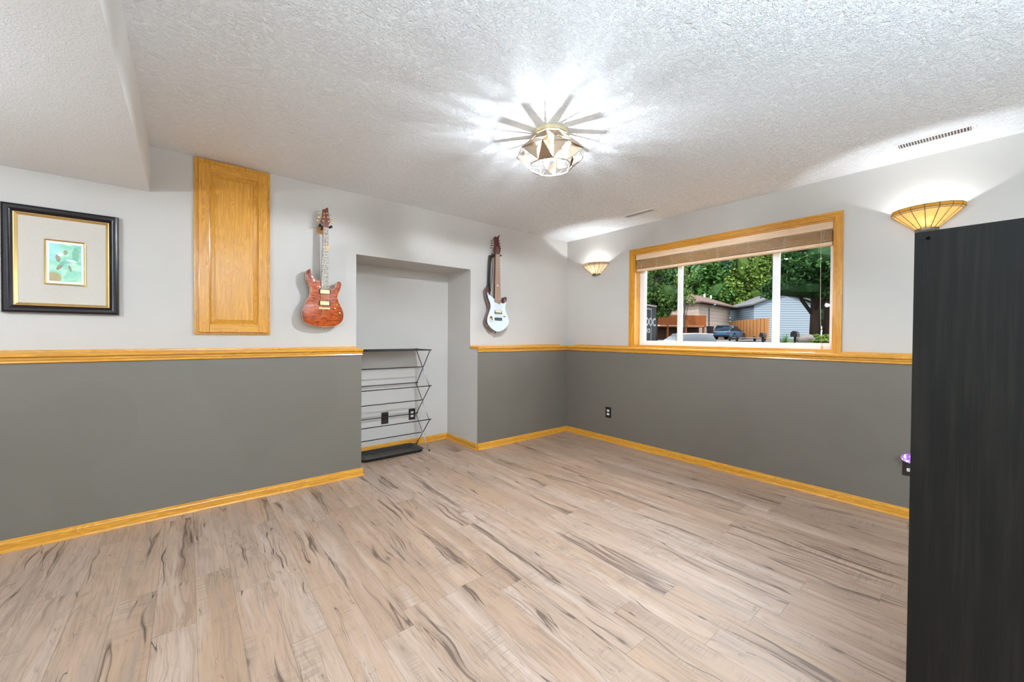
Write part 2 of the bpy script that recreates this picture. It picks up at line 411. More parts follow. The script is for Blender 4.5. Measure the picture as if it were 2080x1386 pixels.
box(bm, (FX0, fy0, fz0), (FX1, fy0 + .030, fz1)); box(bm, (FX0, fy1 - .052, fz0), (FX1, fy1, fz1))
box(bm, (FX0, fy0 + .03, fz0), (FX1, fy1 - .052, fz0 + .028)); box(bm, (FX0, fy0 + .03, fz1 - .04), (FX1, fy1 - .052, fz1))
obj('window_frame', bm, VINYL, win, bevel=.002)
def sash(y0, y1, x0, x1, w0, w1, wb=.018):
    z0, z1 = fz0 + .0285, fz1 - .0405
    bm = NB(); box(bm, (x0, y0, z0), (x1, y0 + w0, z1)); box(bm, (x0, y1 - w1, z0), (x1, y1, z1))
    box(bm, (x0, y0 + w0, z0), (x1, y1 - w1, z0 + wb)); box(bm, (x0, y0 + w0, z1 - .02), (x1, y1 - w1, z1))
    s = obj('sash', bm, VINYL, win, bevel=.0015)
    bm = NB(); box(bm, ((x0 + x1) / 2 - .002, y0 + w0, z0 + wb), ((x0 + x1) / 2 + .002, y1 - w1, z1 - .02)); obj('glass_pane', bm, GLASS, s)
g = MB('window_glass'); tr = g.n('BsdfTransparent'); gl = g.n('BsdfGlossy'); gl.inputs['Roughness'].default_value = 0.0
mx = g.n('MixShader'); fr = g.n('Fresnel'); fr.inputs[0].default_value = 1.35
g.nt.links.new(g.m('MULTIPLY', fr.outputs[0], .15), mx.inputs[0]); g.nt.links.new(tr.outputs[0], mx.inputs[1]); g.nt.links.new(gl.outputs[0], mx.inputs[2]); g.nt.links.new(mx.outputs[0], g.out.inputs[0])
GLASS = g.mat
sash(-1.483, fy1 - .0525, .112, .134, .050, .010)
sash(-2.300, -1.426, .136, .156, .020, .040)
sash(fy0 + .0305, -2.288, .112, .134, .008, .052)
bm = NB(); box(bm, (.104, -1.465, 1.28), (.112, -1.452, 1.35)); obj('latch', bm, WHITEPL, win, bevel=.002)
# blind
bl = thing('window_blind', 'raised wooden blind stacked under its pale valance at the top of the window', 'blind', (.05, -1.86, 2.08))
bm = NB(); box(bm, (.012, WY0 + .016, 2.022), (.020, WY1 - .016, 2.080)); box(bm, (.020, WY0 + .016, 2.03), (.07, WY0 + .024, 2.08)); box(bm, (.020, WY1 - .024, 2.03), (.07, WY1 - .016, 2.08))
obj('valance', bm, MAPLE, bl, bevel=.002)
bm = NB(); box(bm, (.022, WY0 + .03, 2.035), (.072, WY1 - .03, 2.079)); obj('headrail', bm, BAMBOO, bl)
ns = 15
for i in range(ns):
    z = 2.010 - i * .0056; t = random.uniform(-.0010, .0010)
    bm = NB(); vs = box(bm, (.020 + t, WY0 + .024, z - .0019), (.068 + t, WY1 - .024, z + .0019))
    obj('slat', bm, BAMBOO, bl)
bm = NB(); box(bm, (.018, WY0 + .022, 1.898), (.070, WY1 - .022, 1.922)); obj('bottom_rail', bm, MAPLE, bl, bevel=.003)
for y in (-1.03, -1.075, -1.25, -1.42, -1.62, -1.87, -2.13, -2.40, -2.66):
    pts = []; rr = random.Random(int(-y * 100))
    for k in range(26):
        pts.append((.014 - .003 * rr.random(), y + rr.uniform(-.016, .016), 2.022 - .1 * k / 25))
    bm = NB(); path_tube(bm, pts, .0009, 5); obj('ladder_cord', bm, WHITEPL, bl)
bm = NB(); path_tube(bm, [(.008, -2.645, 2.03), (.007, -2.646, 1.7), (.008, -2.648, 1.4), (.006, -2.66, 1.12)], .0014, 6); pc = obj('pull_cord', bm, simple('cord_beige', (.62, .52, .42), .7), bl)
bm = NB(); lathe(bm, [(.002, .03), (.006, .022), (.007, .005), (.004, 0)], (.006, -2.662, 1.094), 'Z', 12); obj('tassel', bm, simple('orange_wood_bead', (.8, .35, .07), .4), pc)
bm = NB(); path_tube(bm, [(.010, WY1 - .036, 1.90), (.010, WY1 - .037, 1.60)], .003, 8); obj('tilt_wand', bm, simple('reddish_wood_wand', (.42, .19, .08), .4), bl)
bm = NB(); path_tube(bm, [(-.020, -2.43, 1.0690), (-.04, -2.47, 1.0690), (-.02, -2.52, 1.0690), (-.035, -2.56, 1.0695), (-.015, -2.60, 1.071), (-.008, -2.63, 1.0690), (-.03, -2.60, 1.0690), (-.035, -2.55, 1.0690)], .0015, 6)
obj('cord', bm, WHITEPL, loc=(-.02, -2.5, 1.0675), label='thin white cord lying loose on the wooden window ledge', cat='cord')

# ------------------------------------------------------------------ black bookcase in the foreground
def mk_bookblack():
    m = MB('black_brown_woodgrain'); p = m.geo(); f = m.noise(m.map(p, (90, 90, 3)), 1, 3, .6)
    m.P(Base_Color=m.mix(m.sstep(f, .4, .7), (.006, .0051, .0041), (.012, .0100, .0078)), Roughness=.5); m.b.inputs['Specular IOR Level'].default_value = .20; m.bump(f, .15, .0006); return m.mat
BK = mk_bookblack(); DARKCAP = simple('dark_cap', (.002, .002, .002), .8, spec=.05)
bc = thing('bookcase', 'tall black-brown bookcase standing side-on in the right foreground', 'bookcase', (-1.875, -3.55, 0))
bx0, bx1, by0, by1, bh, tk = -2.261, -1.491, -3.744, -3.354, 1.47, .036
bm = NB(); box(bm, (bx0, by0, 0), (bx0 + tk, by1, bh)); sp = obj('side_panel', bm, BK, bc, bevel=.0012)
bm = NB(); lathe(bm, [(.0045, -.0012), (.0045, .0004), (.002, .0004)], (bx0, -3.380, 1.4505), 'X', 14); obj('screw_cap', bm, DARKCAP, sp)
bm = NB(); box(bm, (bx1 - tk, by0, 0), (bx1, by1, bh)); obj('side_panel', bm, BK, bc, bevel=.0012)
bm = NB(); box(bm, (bx0 + tk, by0, bh - tk), (bx1 - tk, by1, bh)); obj('top_board', bm, BK, bc, bevel=.0012)
bm = NB(); box(bm, (bx0 + tk, by0, 0), (bx1 - tk, by1, tk)); obj('bottom_board', bm, BK, bc, bevel=.0012)
for i in range(1, 4):
    z = tk + (bh - 2 * tk) * i / 4; bm = NB(); box(bm, (bx0 + tk, by0 + .004, z - .009), (bx1 - tk, by1 - .004, z + .009)); obj('shelf', bm, BK, bc)
for i in range(4):
    z0 = tk + (bh - 2 * tk) * i / 4 + (.009 if i else 0); z1 = tk + (bh - 2 * tk) * (i + 1) / 4 - (.009 if i < 3 else 0)
    bm = NB(); box(bm, (-1.884, by0 + .006, z0), (-1.866, by1 - .006, z1)); obj('divider', bm, BK, bc)

# ------------------------------------------------------------------ oak access panel on the left wall
tp = thing('cabinet_panel', 'honey oak raised-panel cabinet door mounted high on the left wall', 'cabinet', (-3.545, 0, 1.178))
bm = NB()
fx0, fx1, fz0_, fz1_ = -3.760, -3.312, 1.178, 2.394
box(bm, (fx0, -.016, fz0_), (fx0 + .06, -.0005, fz1_)); box(bm, (fx1 - .06, -.016, fz0_), (fx1, -.0005, fz1_))
box(bm, (fx0 + .06, -.016, fz0_), (fx1 - .06, -.0005, fz0_ + .06)); box(bm, (fx0 + .06, -.016, fz1_ - .06), (fx1 - .06, -.0005, fz1_))
obj('face_frame', bm, OAKZ, tp, bevel=.0015)
dx0, dx1, dz0, dz1 = -3.735, -3.331, 1.192, 2.362; sw = .058
bm = NB(); box(bm, (dx0, -.036, dz0), (dx0 + sw, -.017, dz1)); box(bm, (dx1 - sw, -.036, dz0), (dx1, -.017, dz1))
dr = obj('door', bm, OAKZ, tp, bevel=.003)
for z0, z1 in ((dz0, dz0 + sw), (dz1 - sw, dz1)): bm = NB(); box(bm, (dx0 + sw, -.036, z0), (dx1 - sw, -.017, z1)); obj('rail', bm, OAKX, dr, bevel=.003)
bm = NB()
def rect(a, y): return [bm.verts.new((p, y, q)) for p, q in ((dx0 + sw + a, dz0 + sw + a), (dx1 - sw - a, dz0 + sw + a), (dx1 - sw - a, dz1 - sw - a), (dx0 + sw + a, dz1 - sw - a))]
rs = [rect(0, -.024), rect(.006, -.022), rect(.030, -.031), rect(.032, -.0335)]
for A, B_ in zip(rs, rs[1:]):
    for i in range(4): bm.faces.new((A[i], A[(i + 1) % 4], B_[(i + 1) % 4], B_[i]))
bm.faces.new(rs[-1]); bmesh.ops.recalc_face_normals(bm, faces=bm.faces); obj('raised_panel', bm, OAKZ, dr)

# ------------------------------------------------------------------ framed picture
px0, px1, pz0, pz1 = -4.587, -4.126, 1.294, 1.902
pf = thing('framed_picture', 'black frame with gilt inner edge, linen mat and small green print', 'picture', (-4.356, 0, pz0))
def frame_ring(bm, x0, x1, z0, z1, prof):
    """prof: (inset, y)"""
    rs = []
    for a, y in prof: rs.append([bm.verts.new((p, y, q)) for p, q in ((x0 + a, z0 + a), (x1 - a, z0 + a), (x1 - a, z1 - a), (x0 + a, z1 - a))])
    for A, B_ in zip(rs, rs[1:] + rs[:1]):
        for i in range(4): bm.faces.new((A[i], A[(i + 1) % 4], B_[(i + 1) % 4], B_[i]))
    bmesh.ops.recalc_face_normals(bm, faces=bm.faces)
bm = NB(); frame_ring(bm, px0, px1, pz0, pz1, [(0, -.001), (0, -.026), (.004, -.034), (.012, -.038), (.024, -.036), (.034, -.028), (.042, -.021), (.042, -.001)])
obj('frame', bm, simple('black_lacquer', (.008, .004, .005), .25, spec=.35), pf, smooth=35)
bm = NB(); frame_ring(bm, px0 + .042, px1 - .042, pz0 + .042, pz1 - .042, [(0, -.004), (0, -.021), (.004, -.022), (.015, -.012), (.015, -.004)]); obj('gilt_slip', bm, GOLD, pf)
m = MB('linen_mat'); p = m.geo(); n1 = m.noise(m.map(p, (500, 1, 60)), 1, 2); n2 = m.noise(m.map(p, (60, 1, 500)), 1, 2)
m.P(Base_Color=m.mix(m.m('MULTIPLY', n1, n2), (.52, .47, .41), (.72, .67, .60)), Roughness=.9); LINEN = m.mat
bm = NB(); box(bm, (px0 + .055, -.010, pz0 + .055), (px1 - .055, -.002, pz1 - .055)); obj('mat', bm, LINEN, pf)
ix0, ix1, iz0, iz1 = -4.432, -4.268, 1.462, 1.724
bm = NB(); frame_ring(bm, ix0, ix1, iz0, iz1, [(0, -.010), (0, -.016), (.003, -.018), (.008, -.013), (.008, -.010)]); obj('gilt_fillet', bm, GOLD, pf)
m = MB('green_abstract_print'); p = m.geo(); px, py, pz = m.sep(p)[:3]
u = m.m('DIVIDE', m.m('ADD', px, 4.424), .148); v = m.m('DIVIDE', m.m('SUBTRACT', pz, 1.470), .246)
n = m.noise(m.map(p, (14, 1, 14)), 1, 3, .6, .5)
col = m.ramp(n, [(.3, (.12, .45, .30)), (.5, (.27, .62, .45)), (.62, (.48, .78, .55)), (.75, (.62, .80, .42))])
def blob(cu, cv, ru, rv, rot=0):
    a = m.m('SUBTRACT', u, cu); b = m.m('SUBTRACT', v, cv); cr, sr = cos(rot), sin(rot)
    a2 = m.m('ADD', m.m('MULTIPLY', a, cr), m.m('MULTIPLY', b, sr)); b2 = m.m('SUBTRACT', m.m('MULTIPLY', b, cr), m.m('MULTIPLY', a, sr))
    d = m.m('ADD', m.m('POWER', m.m('DIVIDE', m.m('ABSOLUTE', a2), ru), 2.0), m.m('POWER', m.m('DIVIDE', m.m('ABSOLUTE', b2), rv), 2.0))
    return m.sstep(m.m('ADD', d, m.m('MULTIPLY', n, .5)), 1.4, 1.1)
for cu, cv, ru, rv, rot, c in ((.2, .75, .2, .22, 0, (.35, .72, .70)), (.78, .72, .10, .17, 0, (.16, .42, .27)), (.2, .13, .2, .13, 0, (.45, .22, .05)), (.30, .60, .06, .09, .3, (.30, .10, .04)),
                            (.50, .75, .06, .06, 0, (.22, .17, .09)), (.36, .42, .05, .14, -.8, (.28, .10, .04)), (.62, .38, .035, .09, .4, (.25, .12, .05)), (.5, .5, .25, .03, .3, (.16, .5, .42)), (.66, .56, .14, .03, -.1, (.8, .9, .75)), (.36, .70, .08, .05, 0, (.85, .95, .9))):
    col = m.mix(m.m('MULTIPLY', blob(cu, cv, ru, rv, rot), .75), col, c)
inb = m.m('MULTIPLY', m.m('MULTIPLY', m.m('GREATER_THAN', u, .07), m.m('LESS_THAN', u, .93)), m.m('MULTIPLY', m.m('GREATER_THAN', v, .055), m.m('LESS_THAN', v, .945)))
m.P(Base_Color=m.mix(inb, (.80, .79, .76), col), Roughness=.35, Coat_Weight=.4, Coat_Roughness=.05)
bm = NB(); box(bm, (ix0 + .008, -.0125, iz0 + .008), (ix1 - .008, -.010, iz1 - .008)); obj('print', bm, m.mat, pf)

# ------------------------------------------------------------------ guitars
def curve_outline(pts, n=4): return smooth_loop(pts, n)
G1 = (-2.96, 1.25)
G1_BODY = [(-0.0911, 0.4492), (-0.0783, 0.4133), (-0.0625, 0.3798), (-0.0423, 0.3582), (-0.0153, 0.3568), (0.0105, 0.3150), (0.044, 0.3160), (0.0553, 0.2993), (0.078, 0.3012), (0.0971, 0.327), (0.1047, 0.356), (0.1201, 0.3696), (0.1356, 0.3629), (0.1430, 0.3440), (0.1331, 0.3), (0.118, 0.2636), (0.1135, 0.2314), (0.1241, 0.1969), (0.1425, 0.1595), (0.1564, 0.1248), (0.1611, 0.0896), (0.155, 0.0539), (0.1336, 0.0244), (0.1002, 0.0044), (0.0523, -0.0036), (-0.0005, -0.0057), (-0.0521, -0.0036), (-0.0916, 0.0062), (-0.1249, 0.0237), (-0.1414, 0.0445), (-0.1509, 0.0715), (-0.151, 0.1078), (-0.1428, 0.1446), (-0.1277, 0.1818), (-0.1084, 0.2135), (-0.0973, 0.2448), (-0.0951, 0.2847), (-0.1057, 0.3205), (-0.1223, 0.3524), (-0.1263, 0.3927), (-0.1207, 0.4242), (-0.1052, 0.4414)]
gt = thing('electric_guitar', 'amber quilted electric guitar with gold pickups hanging by the oak cabinet', 'guitar', (G1[0], -.095, G1[1]), 'guitars hung on the left wall')
m = MB('amber_quilt_top'); p = m.coord('Object')
q = m.noise(m.map(p, (22, 1, 60)), 1.0, 2, .5, .8); q2 = m.noise(m.map(p, (40, 1, 120)), 1.0, 2, .55, .5)
f = m.m('ADD', m.m('MULTIPLY', m.sstep(q, .38, .62), .6), m.m('MULTIPLY', m.sstep(q2, .35, .65), .4))
xo, yo, zo = m.sep(p)[:3]; ex = m.m('POWER', m.m('DIVIDE', m.m('ABSOLUTE', m.m('SUBTRACT', xo, .005)), .155), 2.0); ez = m.m('POWER', m.m('DIVIDE', m.m('ABSOLUTE', m.m('SUBTRACT', zo, .17)), .30), 2.0)
edge = m.sstep(m.m('ADD', ex, ez), .45, 1.25)
col = m.mix(f, (.56, .105, .007), (.20, .020, .002)); col = m.mix(m.m('MULTIPLY', edge, .75), col, (.12, .008, .002))
m.P(Base_Color=col, Roughness=.4, Coat_Weight=.3, Coat_Roughness=.03); m.b.inputs['Specular IOR Level'].default_value = .3; QUILT = m.mat
SIDE1 = simple('dark_mahogany_side', (.13, .03, .012), .25, coat=.8)
CREAM = simple('cream_binding', (.75, .62, .38), .4)
out = curve_outline(G1_BODY)
bm = NB(); plate(bm, out, -.089, -.050, *G1, round_=.004); gb = obj('body', bm, SIDE1, gt, smooth=50)
bm = NB(); plate(bm, out, -.0915, -.0885, *G1); obj('binding', bm, CREAM, gb)
def shrink(pts, d):
    n = len(pts); A = sum(pts[i][0] * pts[(i + 1) % n][1] - pts[(i + 1) % n][0] * pts[i][1] for i in range(n)); s = 1 if A > 0 else -1; o = []
    for i in range(n):
        t = (Vector(pts[(i + 1) % n]) - Vector(pts[i - 1])).normalized(); nn = Vector((-t.y, t.x)) * s; q = Vector(pts[i]) + nn * d; o.append((q.x, q.y))
    return o
bm = NB(); plate(bm, shrink(out, .0022), -.0950, -.0905, *G1, round_=.0015); obj('top', bm, QUILT, gt, smooth=40)
def W1(a, b, y): return (G1[0] + a, y, G1[1] + b)
# neck + fretboard
m = MB('fretboard_vine_inlay'); p = m.coord('Object'); vv = m.noise(m.map(p, (120, 1, 70)), 1, 3, .6, 1.5)
inl = m.sstep(m.m('ABSOLUTE', m.m('SUBTRACT', vv, .5)), .045, .02)
m.P(Base_Color=m.mix(inl, (.12, .06, .03), (.62, .55, .45)), Roughness=.4); FB1 = m.mat
nk = [(-0.0155, 0.2930), (0.0415, 0.2930), (0.0400, 0.7860), (0.0009, 0.7860)]
bm = NB(); plate(bm, [(a * .96 + .0005, b) for a, b in nk], -.0975, -.078, *G1, round_=.003); neck = obj('neck', bm, SIDE1, gt)
bm = NB(); plate(bm, nk, -.1030, -.0975, *G1); obj('fretboard', bm, FB1, gt)
FW1 = simple('fret_wire', (.7, .66, .55), .3, .9)
for i in range(24):
    bm = NB(); z = .786 - .62 * (1 - 2 ** (-i / 12)); tt = (.786 - z) / .493
    box(bm, W1(.0009 - .0164 * tt, z - .0006, -.1038), W1(.0400 + .0015 * tt, z + .0006, -.1029)); obj('fret', bm, FW1, gt)
hd = [(-0.0036, 0.9298), (0.0114, 0.9338), (0.0209, 0.9434), (0.032, 0.9509), (0.0392, 0.9507), (0.0409, 0.9118), (0.0466, 0.872), (0.0546, 0.841), (0.0434, 0.8167), (0.0405, 0.7862), (0.0010, 0.7862), (0.002, 0.809), (-0.0184, 0.8272), (-0.0106, 0.8608), (-0.0059, 0.8938)]
MAHO = simple('headstock_red_brown', (.16, .028, .010), .22, coat=.8)
bm = NB(); plate(bm, hd, -.0960, -.082, *G1, round_=.001); obj('headstock', bm, MAHO, gt)
bm = NB(); box(bm, W1(.0008, .7835, -.1040), W1(.0402, .7865, -.0962)); obj('nut', bm, CREAM, gt)
pegs = [(0.0083, 0.8984), (0.0289, 0.9043), (0.0059, 0.8691), (0.0361, 0.8725), (0.0012, 0.8377), (0.0426, 0.8413)]
for i, (a, b) in enumerate(pegs):
    s = -1 if i % 2 == 0 else 1
    bm = NB(); lathe(bm, [(.0052, -.0985), (.0048, -.0965), (.0048, -.0955)], (G1[0] + a, 0, G1[1] + b), 'Y', 12); lathe(bm, [(.002, -.106), (.0022, -.0985)], (G1[0] + a, 0, G1[1] + b), 'Y', 8)
    tube(bm, W1(a, b, -.080), W1(a + s * .028, b - .002, -.080), .0018, 6)
    tn = obj('tuner', bm, GOLD, gt)
    bm = NB(); ball(bm, W1(a + s * .034, b - .002, -.080), .0075, (1.1, .55, 1), 12, 8); obj('tuner_button', bm, GOLD, tn)
def pickup(G, parent, x0, x1, z0, z1, y, ringmat, covermat, sy=.004, legs=.010):
    bm = NB(); box(bm, (G[0] + x0 - legs, y - .003, G[1] + z0 - .004), (G[0] + x1 + legs, y - .0002, G[1] + z1 + .004)); r_ = obj('pickup', bm, ringmat, parent, bevel=.001)
    bm = NB(); box(bm, (G[0] + x0, y - .0075, G[1] + z0), (G[0] + x1, y - .003, G[1] + z1)); obj('pickup_cover', bm, covermat, r_, bevel=.0012)
PCOV = simple('pale_gold_cover', (.90, .74, .36), .25, .9)
pickup(G1, gt, -.020, .049, .259, .290, -.095, BLACK, PCOV); pickup(G1, gt, -.021, .046, .167, .199, -.095, BLACK, PCOV)
bm = NB(); box(bm, W1(-.030, .1345, -.105), W1(.052, .1490, -.0975)); box(bm, W1(-.027, .138, -.0975), W1(-.021, .146, -.0951)); box(bm, W1(.043, .138, -.0975), W1(.049, .146, -.0951)); obj('bridge', bm, PCOV, gt, bevel=.002)
for a, b in ((.0903, .1456), (.1267, .1091)):
    bm = NB(); lathe(bm, [(.0085, -.0952), (.0082, -.100), (.0070, -.109), (.004, -.1095)], (G1[0] + a, 0, G1[1] + b), 'Y', 18); obj('knob', bm, GOLD, gt)
bm = NB(); lathe(bm, [(.005, -.0951), (.005, -.097)], W1(.1075, .1736, 0)[:1] + (0, G1[1] + .1736), 'Y', 12); tube(bm, W1(.1075, .1736, -.097), W1(.110, .182, -.109), .0015, 6); obj('toggle_switch', bm, GOLD, gt)
STR = simple('steel_string', (.75, .72, .65), .3, .9)
for i in range(6):
    t = i / 5; xn = .004 + .033 * t; xb = -.013 + .052 * t; xt = -.0207 + .0464 * t
    pg = pegs[[4, 2, 0, 1, 3, 5][i]]
    bm = NB(); path_tube(bm, [W1(pg[0], pg[1], -.1035), W1(xn, .785, -.1046), W1(xb, .1415, -.1062), W1(xt, .079, -.0956)], .00055, 5); s_ = obj('string', bm, STR, gt)
    bm = NB(); lathe(bm, [(.0026, -.0951), (.0024, -.0962), (.001, -.0964)], (G1[0] + xt, 0, G1[1] + .079), 'Y', 10); obj('ferrule', bm, GOLD, gt)
bm = NB(); lathe(bm, [(.004, 0), (.002, -.004), (.005, -.012), (.004, -.014)], (G1[0] + .001, -.070, G1[1] - .0055), 'Z', 12); obj('strap_button', bm, GOLD, gt)
bm = NB(); plate(bm, smooth_loop([(.020, .640), (.046, .640), (.047, .628), (.034, .610), (.022, .628)], 4), -.1068, -.1058, *G1)
obj('guitar_pick', bm, simple('orange_plectrum', (.85, .42, .10), .4), loc=(G1[0] + .034, -.106, G1[1] + .61), label='orange plectrum tucked under the strings of the amber guitar', cat='guitar pick')
def hanger(x, z, label, wood, yb=-.018, span=.038, yf=-.095):
    h = thing('guitar_hanger', label, 'guitar hanger', (x, 0, z), 'wall hangers holding the guitars')
    bm = NB(); lathe(bm, [(.034, -.0005), (.034, yb * .7), (.028, yb)], (x - .012, 0, z), 'Y', 24); obj('base', bm, wood, h, smooth=40)
    bm = NB(); tube(bm, (x - .012, yb, z), (x - .012, -.052, z + .010), .006, 10); tube(bm, (x - .012, -.052, z + .010), (x, -.066, z + .016), .006, 10)
    tube(bm, (x - span, -.066, z + .016), (x + span, -.066, z + .016), .0065, 10)
    for s in (-1, 1):
        tube(bm, (x + s * span, -.066, z + .016), (x + s * (span + .003), yf - .006, z + .016), .0085, 12)
        ball(bm, (x + s * (span + .003), yf - .006, z + .016), .0100, (1, 1, 1), 12, 8)
    obj('yoke', bm, simple('black_foam', (.010, .010, .010), .7), h)
hanger(G1[0] + .020, G1[1] + .786, 'round wooden hanger with black yoke behind the amber guitar headstock', mk_oak('hanger_wood', 'Z', (.55, .30, .10), (.35, .16, .04)))

G2 = (-1.20, 1.21)
G2_BODY = [(-0.1299, 0.4862), (-0.1205, 0.4282), (-0.0978, 0.3981), (-0.0693, 0.3792), (-0.0407, 0.3650), (0.0, 0.3359), (0.0327, 0.3379), (0.0528, 0.3298), (0.0763, 0.3545), (0.0843, 0.3877), (0.1057, 0.4003), (0.1178, 0.3946), (0.1191, 0.3534), (0.1025, 0.306), (0.0986, 0.2693), (0.1139, 0.2203), (0.1399, 0.178), (0.1497, 0.1383), (0.1449, 0.1014), (0.1152, 0.0674), (0.0689, 0.0335), (0.0066, 0.0146), (-0.0344, 0.0173), (-0.0872, 0.0441), (-0.1274, 0.0787), (-0.1474, 0.1102), (-0.1496, 0.1453), (-0.14, 0.184), (-0.1187, 0.2361), (-0.107, 0.2752), (-0.1133, 0.3198), (-0.1335, 0.3602), (-0.1480, 0.4050), (-0.1560, 0.4569), (-0.1467, 0.4847)]
def W2(a, b, y): return (G2[0] + a, y, G2[1] + b)
g2 = thing('electric_guitar', 'white-topped electric guitar with maroon sides hanging right of the alcove', 'guitar', (G2[0], -.105, G2[1]), 'guitars hung on the left wall')
MAROON = simple('maroon_finish', (.085, .010, .012), .22, coat=.9)
out2 = curve_outline(G2_BODY)
bm = NB(); plate(bm, out2, -.1035, -.045, *G2, round_=.005); obj('body', bm, MAROON, g2, smooth=50)
m = MB('pale_blue_white_top'); p = m.coord('Object'); f = m.noise(m.map(p, (60, 1, 14)), 1, 3)
m.P(Base_Color=m.mix(f, (.44, .51, .57), (.60, .66, .71)), Roughness=.3, Coat_Weight=.7, Coat_Roughness=.05); PALE = m.mat
top2 = [q for q in G2_BODY]
top2[0] = (-.1390, .4350); top2[1] = (-.1270, .4120); top2[34] = (-.1480, .4330); top2[33] = (-.1510, .4250)
top2[8] = (.0800, .3330); top2[9] = (.1020, .3480); top2[10] = (.1130, .3600); top2[11] = (.1170, .3620); top2[12] = (.1170, .3500)
bm = NB(); plate(bm, shrink(smooth_loop(top2, 4), .0032), -.1065, -.1030, *G2, round_=.001); obj('top', bm, PALE, g2)
nk2 = [(-0.056, 0.3338), (-.03, .3300), (0.0, 0.3200), (0.0088, 0.3128), (.018, .3200), (0.0251, 0.3320), (0.0080, 0.8480), (-0.0460, 0.8480)]
m = MB('roasted_fretboard'); p = m.coord('Object'); m.P(Base_Color=m.mix(m.noise(m.map(p, (90, 1, 5)), 1, 3), (.26, .14, .09), (.42, .26, .18)), Roughness=.45); FB2 = m.mat
bm = NB(); plate(bm, [(-.052, .36), (.019, .36), (.0065, .848), (-.0445, .848)], -.1090, -.084, *G2, round_=.004); obj('neck', bm, MAROON, g2)
bm = NB(); plate(bm, nk2, -.1150, -.1090, *G2); obj('fretboard', bm, FB2, g2)
FW2 = simple('fret_wire_pale', (.62, .5, .4), .35, .8)
for i in range(24):
    bm = NB(); z = .845 - .66 * (1 - 2 ** (-i / 12)); tt = (.848 - z) / .515
    box(bm, W2(-.046 - .010 * tt, z - .0006, -.1158), W2(.008 + .017 * tt, z + .0006, -.1149)); obj('fret', bm, FW2, g2)
bm = NB(); plate(bm, smooth_loop([(-.030, .514), (-.018, .524), (-.006, .514), (-.018, .504)], 4), -.1154, -.1148, *G2); obj('inlay', bm, WHITEPL, g2)
hd2 = [(-0.0763, 1.0084), (-0.0615, 1.0281), (-0.0417, 1.0407), (-0.0365, 1.0295), (-0.0198, 1.0403), (-0.0031, 1.0564), (0.0138, 1.062), (0.0037, 1.0455), (-0.0012, 1.0233), (-0.0009, 0.9939), (0.0079, 0.9525), (0.0218, 0.917), (0.022, 0.8901), (0.0100, 0.8482), (-0.0460, 0.8482), (-0.0703, 0.8743), (-0.0705, 0.8982), (-0.0608, 0.9314), (-0.0594, 0.9634), (-0.0612, 0.9897), (-0.0647, 1.005)]
bm = NB(); plate(bm, hd2, -.1100, -.095, *G2, round_=.001); obj('headstock', bm, MAROON, g2)
for i, (a, b) in enumerate([(-0.0761, 0.9873), (-0.0776, 0.9619), (-0.079, 0.9366), (-0.0830, 0.9098), (0.0007, 1.0022), (0.008, 0.9736), (0.0133, 0.9476), (0.0186, 0.9243)]):
    s = -1 if i < 4 else 1; hx = (-.046 if s < 0 else -.012 + .004 * (i - 4))
    bm = NB(); lathe(bm, [(.0045, -.1125), (.0045, -.1098)], (G2[0] + hx, 0, G2[1] + b), 'Y', 10); tube(bm, W2(hx, b, -.094), W2(a + s * .010, b, -.094), .0018, 6); tn = obj('tuner', bm, BLACK, g2)
    bm = NB(); ball(bm, W2(a + s * .014, b, -.094), .0065, (1.1, .6, 1), 10, 8); obj('tuner_button', bm, BLACK, tn)
bm = NB(); box(bm, W2(-.052, .2070, -.1090), W2(.050, .2440, -.1065)); pk = obj('pickup', bm, BLACK, g2, bevel=.006)
bm = NB(); box(bm, W2(-.044, .2270, -.1115), W2(.042, .2410, -.1090)); obj('pickup_coil', bm, simple('cream_coil', (.88, .80, .55), .4), pk, bevel=.001)
bm = NB(); box(bm, W2(-.044, .2110, -.1115), W2(.042, .2255, -.1090)); obj('pickup_coil', bm, simple('dull_brass_coil', (.32, .27, .13), .4, .5), pk, bevel=.001)
bm = NB()
for i in range(7): box(bm, W2(-.051 + i * .0143, .137, -.1140), W2(-.051 + i * .0143 + .0125, .1695, -.1066))
obj('bridge', bm, simple('dark_bridge', (.05, .08, .09), .35, .6), g2, bevel=.0008)
bm = NB(); box(bm, W2(.066, .178, -.1085), W2(.098, .1885, -.1066)); obj('toggle_switch', bm, BLACK, g2, bevel=.004)
bm = NB(); lathe(bm, [(.005, .012), (.0035, .004), (.006, 0), (.005, -.008)], (G2[0] - .018, -.075, G2[1] + .006), 'Z', 12); obj('strap_button', bm, BLACK, g2)
bm = NB(); lathe(bm, [(.005, 0), (.0035, .006), (.006, .012), (.005, .014)], (G2[0] - .140, -.075, G2[1] + .486), 'Z', 12); obj('strap_button', bm, BLACK, g2)
for i in range(7):
    t = i / 6; bm = NB(); path_tube(bm, [W2(-.040 + .028 * t, .93, -.1118), W2(-.042 + .046 * t, .847, -.1165), W2(-.045 + .084 * t, .155, -.1168)], .0005, 5); obj('string', bm, STR, g2)
